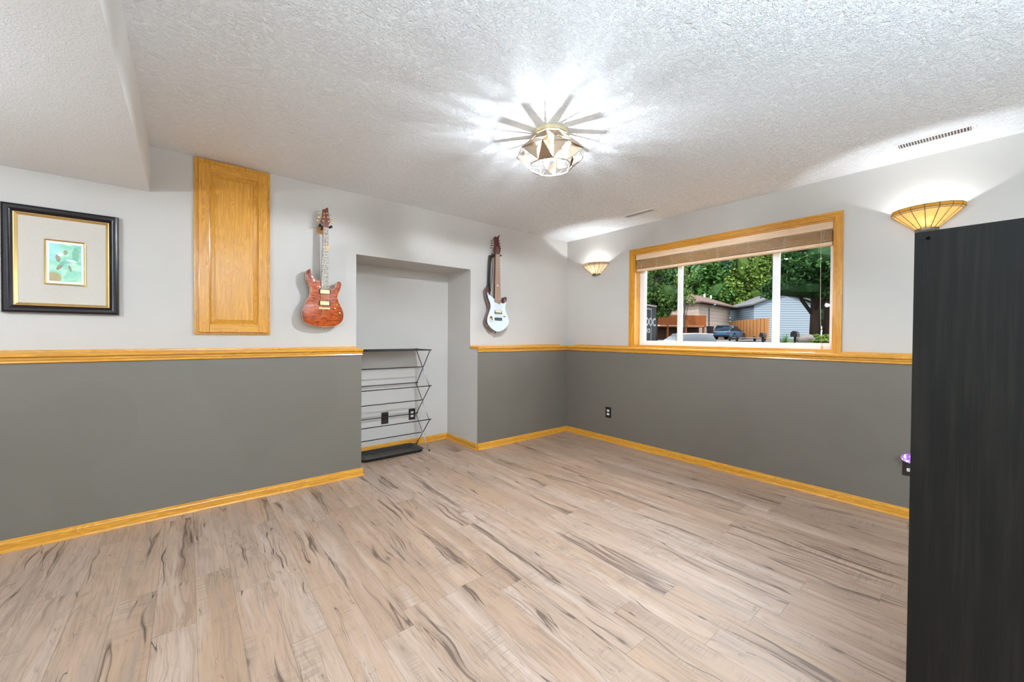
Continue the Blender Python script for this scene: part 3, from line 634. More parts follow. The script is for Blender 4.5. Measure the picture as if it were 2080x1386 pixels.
# small sticker: brown cap over a yellow spot with short dark strokes
bm = NB(); plate(bm, smooth_loop([(-.116, .156), (-.112, .172), (-.098, .184), (-.083, .174), (-.078, .152), (-.083, .136), (-.095, .150)], 4), -.1072, -.1064, *G2)
for a, b, c, d in ((-.110, .134, -.116, .121), (-.103, .132, -.105, .116), (-.093, .132, -.091, .114), (-.083, .134, -.074, .120), (-.078, .142, -.068, .132)): tube(bm, W2(a, b, -.1068), W2(c, d, -.1068), .0013, 5)
st = obj('sticker', bm, simple('sticker_brown', (.10, .015, .008), .4), g2)
bm = NB(); lathe(bm, [(.013, -.1078), (.013, -.1071)], (G2[0] - .103, 0, G2[1] + .148), 'Y', 18); obj('sticker_spot', bm, simple('sticker_yellow', (.75, .50, .06), .4), st)
hanger(G2[0] - .018, G2[1] + .826, 'pale wooden hanger with black yoke behind the maroon headstock', mk_oak('hanger_wood_pale', 'Z', (.62, .48, .30), (.48, .33, .18)), span=.040, yf=-.105)
# coiled cable looped over the hanger
bm = NB(); pts = []
for i in range(561):
    t = i / 560; z = G2[1] + .840 - .415 * t; x = G2[0] - .078 - .012 * t; y = -.055 + .010 * sin(t * 3)
    a = t * 2 * pi * 40; pts.append((x + .013 * cos(a), y + .013 * sin(a), z))
path_tube(bm, pts, .0044, 6)
path_tube(bm, [(G2[0] - .058, -.060, G2[1] + .862), (G2[0] - .056, -.064, G2[1] + .72), (G2[0] - .060, -.064, G2[1] + .60), (G2[0] - .068, -.055, G2[1] + .46), (G2[0] - .078, -.052, G2[1] + .428)], .004, 6)
obj('coiled_cable', bm, simple('black_rubber', (.012, .012, .012), .5), loc=(G2[0] - .07, -.055, G2[1] + .855), label='black coiled cable hanging behind the neck of the white-topped guitar', cat='cable')

# ------------------------------------------------------------------ folding rack in the alcove
rk = thing('folding_rack', 'black folding rod rack with scissor legs standing in the wall alcove', 'rack', (-2.25, .27, 0))
RXR, RXL, RF, RB = -1.895, -2.625, .13, .43
zf = [1.034, .668, .325, .008]; zb = [1.036, .673, .342, .010]
for X, sg in ((RXR, 1), (RXL, -1)):
    for i in range(3):
        bm = NB(); tube(bm, (X + .005 * sg, RF, zf[i]), (X + .005 * sg, RB, zb[i + 1]), .0042, 8); obj('leg', bm, WIREBLK, rk)
        bm = NB(); tube(bm, (X - .005 * sg, RB, zb[i]), (X - .005 * sg, RF, zf[i + 1]), .0052, 8); obj('leg', bm, CHROME, rk)
    for i in range(3):
        for y, z in ((RF, zf[i]), (RB, zb[i])):
            bm = NB(); tube(bm, (X - .012, y, z), (X + .014, y, z), .0062, 10); ball(bm, (X + .014 * sg, y, z), .0068, (1, 1, 1), 10, 6); obj('joint_cap', bm, WIREBLK, rk)
    for y, z in ((RF, .0085), (RB, .0105)):
        bm = NB(); lathe(bm, [(.0075, -.008), (.0075, .006), (.005, .010)], (X, y, z), 'Z', 10); obj('foot', bm, WIREBLK, rk)
for i in range(1, 3):
    for y, z in ((RF, zf[i]), (RB, zb[i])):
        bm = NB(); tube(bm, (RXL, y, z), (RXR, y, z), .0048, 8); obj('rod', bm, WIREBLK, rk)
for i in range(3):
    z = (zf[i] + zb[i + 1]) / 2; bm = NB(); tube(bm, (RXL, (RF + RB) / 2, z), (RXR, (RF + RB) / 2, z), .0048, 8); obj('rod', bm, WIREBLK, rk)
for i in range(9):
    y = RF + (RB - RF) * i / 8; bm = NB(); tube(bm, (RXL, y, 1.035), (RXR, y, 1.035), .0048, 8); obj('rod', bm, WIREBLK, rk)
bm = NB()
box(bm, (RXL, RF, 1.0285), (RXR, RB, 1.0315)); obj('top_shelf', bm, simple('black_mesh_cloth', (.016, .016, .017), .8), rk)
# boot tray
bt = thing('boot_tray', 'black rounded plastic boot tray on the floor under the rack', 'tray', (-2.24, .30, 0))
def rrect(x0, x1, y0, y1, r, n=6):
    o = []
    for cx, cy, a0 in ((x1 - r, y1 - r, 0), (x0 + r, y1 - r, 90), (x0 + r, y0 + r, 180), (x1 - r, y0 + r, 270)):
        for k in range(n + 1): a = R(a0 + 90 * k / n); o.append((cx + r * cos(a), cy + r * sin(a)))
    return o
bm = NB(); rings = []
for ins, z in ((.008, 0), (0, .004), (-.004, .026), (-.010, .030), (-.004, .033), (.006, .030), (.016, .008), (.020, .006)):
    rings.append([bm.verts.new((a, b, z)) for a, b in rrect(-2.56 + ins, -1.945 - ins, .150 + ins, .425 - ins, .05)])
for A, B_ in zip(rings, rings[1:]):
    for i in range(len(A)): f = bm.faces.new((A[i], A[(i + 1) % len(A)], B_[(i + 1) % len(A)], B_[i])); f.smooth = True
bm.faces.new(rings[0][::-1]); bm.faces.new(rings[-1]); bmesh.ops.recalc_face_normals(bm, faces=bm.faces)
TRAY = simple('black_tray_plastic', (.018, .019, .020), .38)
tray = obj('tray', bm, TRAY, bt)
bm = NB()
for i in range(11): box(bm, (-2.50 + i * .05, .18, .0061), (-2.488 + i * .05, .39, .0085))
obj('raised_ribs', bm, TRAY, tray)

# ------------------------------------------------------------------ outlets, switch plate
def outlet(loc, axis, name, label, blank=False, group=None, upper=True):
    """axis 'Y': plate on a wall facing -y; 'X': on a wall facing -x"""
    e = thing(name, label, 'wall outlet' if not blank else 'switch plate', loc, group)
    x, y, z = loc
    def bx(a0, a1, b0, b1, d0, d1):
        return ((x + a0, y - d1, z + b0), (x + a1, y - d0, z + b1)) if axis == 'Y' else ((x - d1, y - a1, z + b0), (x - d0, y - a0, z + b1))
    bm = NB(); box(bm, *bx(-.037, .037, -.060, .060, .0003, .006)); pl = obj('cover_plate', bm, simple('brown_black_plate', (.016, .011, .009), .35), e, bevel=.002)
    if blank:
        bm = NB(); box(bm, *bx(-.026, .026, -.046, .046, .006, .0085)); obj('rocker', bm, simple('dark_rocker', (.022, .016, .014), .3), e, bevel=.002)
        bm = NB(); box(bm, *bx(-.026, .026, -.002, .002, .0085, .0095)); obj('groove', bm, BLACK, e)
    else:
        for s in ((1, -1) if upper else (-1,)):
            cz = s * .0195
            pts = [(-.013, -.011), (.013, -.011), (.0165, -.004), (.0165, .004), (.013, .011), (-.013, .011), (-.0165, .004), (-.0165, -.004)]
            bm = NB()
            va = []; vb = []
            for a, b in pts:
                if axis == 'Y': va.append(bm.verts.new((x + a, y - .0082, z + cz + b))); vb.append(bm.verts.new((x + a, y - .0058, z + cz + b)))
                else: va.append(bm.verts.new((x - .0082, y - a, z + cz + b))); vb.append(bm.verts.new((x - .0058, y - a, z + cz + b)))
            bm.faces.new(va); bm.faces.new(vb[::-1])
            for i in range(8): bm.faces.new((va[i], vb[i], vb[(i + 1) % 8], va[(i + 1) % 8]))
            bmesh.ops.recalc_face_normals(bm, faces=bm.faces)
            rc = obj('receptacle', bm, WHITEPL, e)
            bm = NB()
            for a in (-.0055, .0055): box(bm, *bx(a - .001, a + .001, cz - .002, cz + .006, .0080, .0086))
            box(bm, *bx(-.002, .002, cz - .008, cz - .005, .0080, .0086)); obj('slot', bm, DARK, rc)
    return e
outlet((-2.228, AY, .326), 'Y', 'switch_plate', 'dark blank cover plate with rocker on the alcove back wall', blank=True)
outlet((-1.929, AY, .331), 'Y', 'wall_outlet', 'dark-plated outlet with white sockets on the alcove back wall', group='dark plated wall outlets')
outlet((-D, -.770, .329), 'X', 'wall_outlet', 'dark-plated outlet low on the grey wall left of the window', group='dark plated wall outlets')
outlet((-D, -3.170, .339), 'X', 'wall_outlet', 'dark-plated outlet below the purple night light beside the black bookcase', group='dark plated wall outlets', upper=False)
nl = thing('night_light', 'glowing purple domed night light plugged in beside the black bookcase', 'night light', (-D, -3.170, .36))
bm = NB(); box(bm, (-D - .032, -3.188, .345), (-D - .0066, -3.152, .378)); obj('plug_body', bm, BLACK, nl, bevel=.004)
m = MB('frosted_lilac_shell'); p = m.coord('Object'); v = m.noise(p, 60, 3, .6, 1)
m.P(Base_Color=m.mix(m.sstep(v, .4, .6), (.85, .80, .85), (.22, .06, .42)), Roughness=.15, Emission_Color=m.mix(m.sstep(v, .4, .6), (.9, .65, 1.0), (.25, .06, .7)), Emission_Strength=.55)
bm = NB(); ball(bm, (-D - .040, -3.172, .402), .036, (.75, 1.2, .82), 20, 14); obj('dome', bm, m.mat, nl)

# ------------------------------------------------------------------ ceiling vents
def vent(x0, x1, y0, y1, label, ns, dark, single=True):
    e = thing('ceiling_vent', label, 'vent', ((x0 + x1) / 2, (y0 + y1) / 2, H), 'white vents in the ceiling by the window wall')
    z = H; t = .006; f = .012
    bm = NB(); box(bm, (x0, y0, z - t), (x0 + f, y1, z - .0003)); box(bm, (x1 - f, y0, z - t), (x1, y1, z - .0003)); box(bm, (x0 + f, y0, z - t), (x1 - f, y0 + f * 1.6, z - .0003)); box(bm, (x0 + f, y1 - f * 1.6, z - t), (x1 - f, y1, z - .0003))
    fr_ = obj('frame', bm, WHITEMET, e)
    bm = NB(); box(bm, (x0 + f, y0 + f * 1.6, z - .0012), (x1 - f, y1 - f * 1.6, z - .0004)); obj('duct_opening', bm, dark, e)
    a, b = y0 + f * 1.6, y1 - f * 1.6
    for i in range(ns):
        y = a + (b - a) * (i + .5) / ns; bm = NB(); box(bm, (x0 + f, y - .0022, z - .0045), (x1 - f, y + .0010, z - .0013)); obj('louver', bm, WHITEMET, e)
    for y in (y0 + .012, y1 - .012): bm = NB(); lathe(bm, [(.003, -.0068), (.003, -.006)], ((x0 + x1) / 2, y, z), 'Z', 8); obj('screw', bm, DARKG, e)
vent(-.360, -.262, -3.425, -3.085, 'long white ceiling vent with brown slots above the right wall sconce', 24, DARK)
vent(-.405, -.310, -1.450, -1.115, 'small white ceiling vent above the left end of the window', 22, DARKG)

# ------------------------------------------------------------------ ceiling light
LC = Vector((-2.117, -1.804, H))
cl = thing('ceiling_light', 'faceted metal cage flush light with three glowing bulbs on the ceiling', 'ceiling light', LC)
bm = NB(); lathe(bm, [(.100, -.0005), (.103, -.004), (.103, -.022), (.098, -.026), (.02, -.026)], LC, 'Z', 48); obj('canopy', bm, simple('cream_gold_enamel', (.78, .68, .45), .3, .6), cl, smooth=40)
nS = 9; rot0 = R(12)
def ring(r, z, off): return [LC + Vector((r * cos(rot0 + 2 * pi * (i + off) / nS), r * sin(rot0 + 2 * pi * (i + off) / nS), z)) for i in range(nS)]
rA, rB, rC, rD = ring(.096, -.030, 0), ring(.168, -.098, .5), ring(.204, -.138, 0), ring(.127, -.207, .5)
edges = []
for i in range(nS):
    j = (i + 1) % nS
    edges += [(rA[i], rB[i]), (rA[j], rB[i]), (rB[i], rC[i]), (rB[i], rC[j]), (rB[i], rB[j]), (rC[i], rC[j]), (rC[i], rD[i]), (rC[j], rD[i]), (rD[i], rD[j]), (rB[i], rD[i])]
bm = NB()
for a, b in edges: tube(bm, a, b, .0013, 5)
cage = obj('cage', bm, WIREBR, cl)
bm = NB(); rr = [LC + Vector((.128 * cos(2 * pi * i / 48), .128 * sin(2 * pi * i / 48), -.208)) for i in range(49)]; path_tube(bm, rr, .0018, 6); obj('bottom_ring', bm, BRASS, cl)
CREAMP = simple('cream_enamel', (.62, .54, .42), .4, .3)
def tri(a, b, c):
    bm = NB(); n = (b - a).cross(c - a).normalized() * .0006
    va = [bm.verts.new(p + n) for p in (a, b, c)]; vb = [bm.verts.new(p - n) for p in (a, b, c)]
    bm.faces.new(va); bm.faces.new(vb[::-1])
    for i in range(3): bm.faces.new((va[i], vb[i], vb[(i + 1) % 3], va[(i + 1) % 3]))
    return bm
for i in range(nS):
    j = (i + 1) % nS
    if i % 3 != 1: obj('facet_panel', tri(rB[i], rC[j], rB[i].lerp(rD[i], 1.0)), BRASS, cl)
    obj('facet_panel', tri(rA[i], rA[j], rB[i]), BRASS, cl)
    obj('facet_panel', tri(rA[j], rB[i], rB[i].lerp(rB[j], .56)), BRASS, cl)
    if i % 2 == 0: obj('facet_panel', tri(rB[i], rC[i], rC[j]), BRASS, cl)
    if i == 4: obj('facet_panel', tri(rB[i], rC[i], rD[i]), BRASS, cl)
    if i % 3 == 2: obj('facet_panel', tri(rC[i], rD[i - 1], rD[i]), BRASS, cl)
mb = MB('lit_bulb_glass'); em = mb.n('Emission'); em.inputs[0].default_value = (1, .78, .48, 1); em.inputs[1].default_value = 9.0
tr = mb.n('BsdfTransparent'); ms = mb.n('MixShader'); ms.inputs[0].default_value = .5
mb.nt.links.new(tr.outputs[0], ms.inputs[1]); mb.nt.links.new(em.outputs[0], ms.inputs[2]); mb.nt.links.new(ms.outputs[0], mb.out.inputs[0]); BULB = mb.mat
for i, a in enumerate((R(70), R(190), R(310))):
    p = LC + Vector((.052 * cos(a), .052 * sin(a), 0))
    bm = NB(); lathe(bm, [(.015, -.026), (.015, -.120), (.011, -.124)], p, 'Z', 16); so = obj('socket', bm, BRASS, cl)
    bm = NB(); lathe(bm, [(.006, -.124), (.012, -.130), (.016, -.145), (.015, -.160), (.009, -.182), (.003, -.198)], p, 'Z', 16); obj('bulb', bm, BULB, so)
    l = lamp('bulb_light', 'POINT', p + Vector((0, 0, -.160)), P_BULB, (.80, .90, 1), shadow_soft_size=.007)
    d = lamp('bulb_downlight', 'SPOT', p + Vector((0, 0, -.166)), P_DOWN, (.80, .90, 1), spot_size=R(179), spot_blend=.12, shadow_soft_size=.018)

# ------------------------------------------------------------------ wall sconces
def mk_shade(name, c, tcol):
    m = MB(name); p = m.geo(); n = m.noise(p, 45, 3, .6)
    c1 = m.mix(n, c, tuple(min(1, x * 1.15) for x in c))
    t = m.n('BsdfTranslucent'); g_ = m.n('BsdfDiffuse'); tr_ = m.n('BsdfTransparent'); m.set(t.inputs[0], c1); m.set(g_.inputs[0], c1); m.set(tr_.inputs[0], tcol)
    a = m.n('MixShader'); a.inputs[0].default_value = .35; m.nt.links.new(t.outputs[0], a.inputs[1]); m.nt.links.new(g_.outputs[0], a.inputs[2])
    b = m.n('MixShader'); b.inputs[0].default_value = 0; m.nt.links.new(a.outputs[0], b.inputs[1]); m.nt.links.new(tr_.outputs[0], b.inputs[2]); m.nt.links.new(b.outputs[0], m.out.inputs[0]); return m.mat
def sconce(yc, zt, zb, label, gmat, bandmat, W=.171, proj=.145):
    e = thing('wall_sconce', label, 'wall sconce', (0, yc, zb), 'stained glass wall sconces')
    nseg = 8
    def arc(rw, rp, z, k): a = pi * k / nseg; return Vector((-rp * sin(a) - .0015, yc + rw * cos(a), z))
    T = [arc(W, proj, zt, k) for k in range(nseg + 1)]; B1 = [arc(W, proj, zt - .022, k) for k in range(nseg + 1)]
    B2 = [arc(W * .95, proj * .95, zt - .030, k) for k in range(nseg + 1)]; Bt = [arc(W * .30, proj * .30, zb + .004, k) for k in range(nseg + 1)]
    def strip(A, Bq, name, mat, parent):
        for k in range(nseg):
            bm = NB(); a, b, c, d = A[k], A[k + 1], Bq[k + 1], Bq[k]; n = (b - a).cross(d - a).normalized() * .001
            va = [bm.verts.new(q + n) for q in (a, b, c, d)]; vb = [bm.verts.new(q - n) for q in (a, b, c, d)]
            bm.faces.new(va); bm.faces.new(vb[::-1])
            for i in range(4): bm.faces.new((va[i], vb[i], vb[(i + 1) % 4], va[(i + 1) % 4]))
            obj(name, bm, mat, parent)
    strip(T, B1, 'band_panel', bandmat, e); strip(B1, B2, 'accent_panel', gmat, e); strip(B2, Bt, 'glass_panel', gmat, e)
    bm = NB()
    for L_ in (T, B1, B2, Bt):
        for k in range(nseg): tube(bm, L_[k], L_[k + 1], .0021, 5)
    for k in range(nseg + 1):
        for A, Bq in ((T, B1), (B1, B2), (B2, Bt)): tube(bm, A[k], Bq[k], .0023, 5)
    for k in range(nseg):
        t = .72 if k % 2 else .66; tube(bm, B2[k].lerp(Bt[k], t), B2[k + 1].lerp(Bt[k + 1], t), .0015, 5)
    obj('lead_came', bm, WIREBR, e)
    bm = NB(); lo_ = [bm.verts.new((q.x * 1.12, yc + (q.y - yc) * 1.12, zb - .006)) for q in Bt]; hi_ = [bm.verts.new((q.x * 1.12, yc + (q.y - yc) * 1.12, zb + .008)) for q in Bt]
    bm.faces.new(lo_[::-1]); bm.faces.new(hi_)
    for i in range(len(Bt)): j = (i + 1) % len(Bt); bm.faces.new((lo_[i], lo_[j], hi_[j], hi_[i]))
    bmesh.ops.recalc_face_normals(bm, faces=bm.faces); obj('bottom_cap', bm, WIREBR, e)
    bm = NB(); box(bm, (-.010, yc - .03, zb + .01), (-.0004, yc + .03, zb + .09)); bp_ = obj('back_plate', bm, WIREBR, e)
    bm = NB(); tube(bm, (-.010, yc, zb + .035), (-.040, yc, zb + .025), .006, 10); tube(bm, (-.040, yc, zb + .022), (-.050, yc, zb + .040), .010, 12); so = obj('socket', bm, WHITEPL, e)
    bm = NB(); ball(bm, (-.056, yc, zb + .056), .020, (1, 1, 1.1), 14, 10); obj('bulb', bm, BULB, so)
    lamp('sconce_light', 'POINT', (-.056, yc, zb + .056), P_SCONCE, (.86, .93, 1), shadow_soft_size=.012)
sconce(-.478, 2.054, 1.925, 'small cream stained-glass half-bowl sconce between the corner and the window', mk_shade('cream_glass', (.85, .74, .58), (1, .9, .7)), mk_shade('cream_band', (.36, .29, .19), (.5, .4, .3)))
sconce(-3.213, 2.047, 1.905, 'amber stained-glass half-bowl sconce above the black bookcase', mk_shade('amber_glass', (.86, .66, .34), (1, .8, .5)), mk_shade('amber_band', (.42, .27, .06), (.6, .4, .1)))

# ------------------------------------------------------------------ lights added outside the frame to fill the room
def add_globe(x, y, z, drop, watts, label, r=.13):  # unseen globe added as the left-hand light that shadows the rack
    e = thing('added_globe', label, 'added light', (x, y, z))
    bm = NB(); lathe(bm, [(.06, -.0005), (.06, -.015), (.05, -.02)], (x, y, z), 'Z', 24); tube(bm, (x, y, z - .02), (x, y, z - drop + r), .006, 8); obj('stem', bm, WHITEMET, e)
    m = MB('added_globe_shell'); t = m.n('BsdfTransparent'); em_ = m.n('Emission'); em_.inputs[1].default_value = 1.5; mx_ = m.n('MixShader'); mx_.inputs[0].default_value = .3
    m.nt.links.new(t.outputs[0], mx_.inputs[1]); m.nt.links.new(em_.outputs[0], mx_.inputs[2]); m.nt.links.new(mx_.outputs[0], m.out.inputs[0])
    bm = NB(); ball(bm, (x, y, z - drop), r, (1, 1, 1), 24, 16); obj('globe', bm, m.mat, e)
    lamp('globe_fill', 'POINT', (x, y, z - drop), watts, (.76, .89, 1), shadow_soft_size=.03)
add_globe(-5.2, -1.55, SZ, .30, P_SIDE, 'added opal globe light hung unseen under the soffit beyond the left edge')
def added_lantern(x, y, zc, watts, label, r=.28):  # unseen lantern added for soft fill on walls and ceiling
    e = thing('added_lantern', label, 'floor lamp', (x, y, 0))
    bm = NB(); lathe(bm, [(.16, 0), (.16, .02), (.02, .03)], (x, y, 0), 'Z', 24); obj('base', bm, BLACK, e)
    bm = NB(); tube(bm, (x, y, .03), (x, y, zc - r), .012, 10); obj('pole', bm, BLACK, e)
    m = MB('added_lantern_shell'); t = m.n('BsdfTransparent'); em_ = m.n('Emission'); em_.inputs[1].default_value = 1.2; mx_ = m.n('MixShader'); mx_.inputs[0].default_value = .25
    m.nt.links.new(t.outputs[0], mx_.inputs[1]); m.nt.links.new(em_.outputs[0], mx_.inputs[2]); m.nt.links.new(mx_.outputs[0], m.out.inputs[0])
    bm = NB(); ball(bm, (x, y, zc), r, (1, 1, 1), 24, 16); obj('lamp_shade', bm, m.mat, e)
    lamp('lantern_fill', 'POINT', (x, y, zc), watts, (.76, .89, 1), shadow_soft_size=r * .9)
added_lantern(-5.9, -3.3, 0.95, P_BACK, 'added paper globe fill light standing unseen left of the viewpoint')
def added_uplight(x, y, zt, watts, label):  # unseen uplight added to bounce even fill off the ceiling
    e = thing('added_uplight', label, 'floor lamp', (x, y, 0))
    bm = NB(); lathe(bm, [(.15, 0), (.15, .02), (.02, .03)], (x, y, 0), 'Z', 24); obj('base', bm, BLACK, e)
    bm = NB(); tube(bm, (x, y, .03), (x, y, zt - .10), .013, 10); obj('pole', bm, BLACK, e)
    bm = NB(); lathe(bm, [(.02, zt - .10), (.12, zt - .07), (.20, zt), (.195, zt), (.115, zt - .062), (.015, zt - .09)], (x, y, 0), 'Z', 32); obj('bowl_shade', bm, WHITEMET, e)
    lamp('uplight_fill', 'AREA', (x, y, zt - .045), watts, (.68, .865, 1), rot=(pi, 0, 0), shape='DISK', size=.20)
added_uplight(-3.6, -5.1, 1.38, P_UP, 'added uplight standing unseen behind the viewpoint to fill the room')
pl = lamp('window_portal', 'AREA', (.17, -1.86, 1.58), 1, shape='RECTANGLE', size=1.74, size_y=1.0); pl.rotation_euler = (R(90), 0, R(90)); pl.data.cycles.is_portal = True
# ------------------------------------------------------------------ outdoors
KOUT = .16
def sm(t): t = max(0, min(1, t)); return t * t * (3 - 2 * t)
def gz(x, y):
    e = 17.0 + 4.5 * sm((y - 4.8) / 1.2)
    return .05 + .78 * sm((x - e) / 1.3) + .0085 * max(0, x - e)
bm = NB(); xs = [.17, 2, 6, 10, 14] + [16 + .5 * i for i in range(20)] + [27, 30, 34, 38, 44, 52, 62, 76, 95, 120]; ys = [-60, -30, -15, -6, 0, 2, 3.5] + [4.5 + .3 * i for i in range(7)] + [8, 11, 15, 20, 28, 40, 60, 90]
G = [[bm.verts.new((x, y, gz(x, y))) for y in ys] for x in xs]
for i in range(len(xs) - 1):
    for j in range(len(ys) - 1): f = bm.faces.new((G[i][j], G[i + 1][j], G[i + 1][j + 1], G[i][j + 1])); f.smooth = True
m = MB('ground_lawn_and_drive'); p = m.geo(); gx, gy, _ = m.sep(p)[:3]; n = m.noise(p, 1.2, 3); nf = m.noise(p, 9, 3)
grass = m.mix(nf, (.10, .17, .03), (.22, .27, .07)); conc = m.mix(nf, (.26, .24, .22), (.36, .34, .32))
drive = m.m('MULTIPLY', m.sstep(m.m('ADD', gx, n), 23.6, 24.0), m.m('LESS_THAN', gx, 47))
drive = m.m('MULTIPLY', drive, m.m('GREATER_THAN', m.m('SUBTRACT', gy, m.m('MULTIPLY', gx, .21)), .4))
street = m.m('LESS_THAN', gx, 16.5)
m.P(Base_Color=m.mix(street, m.mix(drive, grass, conc), (.16, .16, .165)), Roughness=.95)
obj('ground', bm, m.mat, kind='structure')

def leaf_mat(name, c1, c2, c3):
    m = MB(name); p = m.geo(); at = m.n('Attribute', attribute_name='tone'); t = m.sep(at.outputs['Vector'])[0]
    m.P(Base_Color=m.mix(1.0, m.ramp(t, [(0, c1), (.55, c2), (1, c3)]), (1.35, 1.4, 1.25), 'MULTIPLY'), Roughness=.6); return m.mat
LF_MID = leaf_mat('leaves_fresh_green', (.035, .10, .022), (.08, .23, .04), (.22, .42, .09))
LF_DEEP = leaf_mat('leaves_deep_green', (.022, .065, .020), (.045, .15, .035), (.13, .30, .06))
LF_PINE = leaf_mat('needles_green', (.04, .09, .02), (.10, .20, .04), (.22, .34, .07))
LF_BLUE = leaf_mat('leaves_cool_green', (.03, .09, .045), (.07, .20, .09), (.18, .36, .16))
LF_YEL = leaf_mat('leaves_yellow_green', (.10, .18, .03), (.22, .36, .06), (.42, .55, .14))
BARK = simple('bark_brown', (.10, .065, .045), .95); BARKG = simple('bark_grey', (.17, .14, .12), .95)
def foliage(name, blobs, n, size, mat, parent, seed, droop=0.0, core=.62):
    """one crown: loose leaf sprays over irregular lobes, with a leafy core that closes the gaps"""
    rr = random.Random(seed); V = []; F = []; T = []
    tot = sum(b[3] * b[4] for b in blobs)
    for cx, cy, cz, rx, rz in blobs:
        lobes = []
        for _ in range(16):
            a = rr.uniform(0, 2 * pi); e = rr.uniform(-.6, 1.0); s = math.sqrt(max(0, 1 - min(1, abs(e)) ** 2))
            lobes.append((cx + rx * .78 * s * cos(a), cy + rx * .78 * s * sin(a), cz + rz * .78 * e, rr.uniform(.22, .42)))
        for k in range(int(n * rx * rz / tot)):
            lx, ly, lz, lr = rr.choice(lobes)
            a = rr.uniform(0, 2 * pi); u = rr.uniform(-1, 1); s = math.sqrt(1 - u * u); q = lr * (rr.random() ** .33)
            x = lx + rx * q * s * cos(a); y = ly + rx * q * s * sin(a); z = lz + rz * q * u - droop * q
            nx = Vector((rr.gauss(0, 1), rr.gauss(0, 1), rr.gauss(.5, 1))).normalized(); t1 = nx.orthogonal().normalized(); t2 = nx.cross(t1)
            sz = size * rr.uniform(.55, 1.35); ca = rr.uniform(0, 6.28); d1 = (t1 * cos(ca) + t2 * sin(ca)) * sz; d2 = (t2 * cos(ca) - t1 * sin(ca)) * sz * .6
            c = Vector((x, y, z)); b0 = len(V)
            V += [c - d1, c + d2, c + d1, c - d2]; F.append((b0, b0 + 1, b0 + 2, b0 + 3))
            T.append(max(0, min(1, rr.gauss(.45, .22))))
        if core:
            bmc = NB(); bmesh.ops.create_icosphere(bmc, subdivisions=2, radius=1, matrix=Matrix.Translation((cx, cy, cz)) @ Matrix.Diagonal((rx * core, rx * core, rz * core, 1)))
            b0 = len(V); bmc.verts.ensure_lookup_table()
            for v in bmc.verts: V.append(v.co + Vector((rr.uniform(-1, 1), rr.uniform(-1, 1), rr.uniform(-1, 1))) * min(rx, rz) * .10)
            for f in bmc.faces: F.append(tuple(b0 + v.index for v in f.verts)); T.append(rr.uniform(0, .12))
            bmc.free()
    me = bpy.data.meshes.new(name); off = world_loc(parent); me.from_pydata([v - off for v in V], [], F)
    at = me.attributes.new('tone', 'FLOAT_VECTOR', 'FACE'); buf = []
    for t in T: buf += [t, t, t]
    at.data.foreach_set('vector', buf); me.materials.append(mat); me.update()
    o = bpy.data.objects.new(name, me); COL.objects.link(o); o.parent = parent; return o
def tree(x, y, h, blobs, n, size, mat, label, seed, tr=.25, bark=BARK, name='tree', lean=0, group=None, core=.62, forks=()):
    z0 = gz(x, y) - .05; e = thing(name, label, 'tree', (x, y, z0), group)
    bm = NB(); path_tube(bm, [(x, y, z0), (x + lean * .2, y + lean * .2, z0 + h * .25), (x + lean * .5, y + lean * .4, z0 + h * .55)], tr, 8)
    for fx, fy, fz in forks: path_tube(bm, [(x, y, z0 + h * .2), (x + fx * .6, y + fy * .6, z0 + fz * .7), (x + fx, y + fy, z0 + fz)], tr * .4, 6)
    obj('trunk', bm, bark, e); foliage('crown', blobs, n, size, mat, e, seed, core=core); return e
# tall wood behind the houses
TG = 'tall trees behind the houses'
bgl = ['dark green tree far left in the window behind the black trailer', 'dense green tree rising behind the brick house roof ridge', 'tall rounded green tree rising above the tan brick house',
       'tall green tree behind the gap between the brick house and the pale blue house', 'tall cool green tree rising above the pale blue house', 'dark tall tree behind the maple at the right end of the window']
for i, (x, y, h, r, mt) in enumerate(((60, 39, 18, 6.5, LF_DEEP), (64, 32, 19, 6.5, LF_MID), (63, 25.5, 19, 6, LF_BLUE), (68, 20.5, 20, 6, LF_MID), (72, 13.5, 20, 6.5, LF_BLUE), (76, 4.5, 21, 8, LF_DEEP))):
    z = gz(x, y); tree(x, y, h, [(x, y, z + h * .62, r, h * .42), (x - 2, y + 3, z + h * .38, r * .8, h * .3), (x - 1, y - 3, z + h * .42, r * .8, h * .33), (x - 3, y, z + h * .2, r * .7, h * .2)], 5200, .36, mt, bgl[i], 20 + i, .35, group=TG)
x, y = 55.5, 23.5; z = gz(x, y)
tree(x, y, 13, [(x, y, z + 8.8, 3.2, 3.4), (x - 1, y - 2.5, z + 6.2, 2.6, 3.0), (x - 1, y + 2.2, z + 6.6, 2.2, 2.6)], 5200, .26, LF_MID, 'fresh green leafy tree just above the brown house roof', 41, .25, group=TG)
x, y = 56, 17.6; z = gz(x, y)
tree(x, y, 15, [(x, y, z + 9.8, 2.6, 4.0), (x - 1, y + 2.0, z + 5.6, 2.4, 3.2), (x, y - 1.0, z + 6.0, 2.0, 2.6)], 7500, .25, LF_YEL, 'bright yellow-green tree beside the right window mullion', 42, .22, group=TG)
x, y = 27.5, 14.9; z = gz(x, y)
tree(x, y, 11, [(x, y, z + 7.6, 1.9, 3.6), (x - .4, y + .7, z + 4.0, 1.7, 2.0), (x + .3, y - 1.0, z + 3.8, 1.3, 1.7), (x + .3, y - .6, z + 2.6, .9, 1.0)], 6500, .13, LF_PINE, 'bushy pine with grey trunk behind the black trailer', 43, .16, BARKG, 'pine_tree')
x, y = 34.5, 15.9; z = gz(x, y)
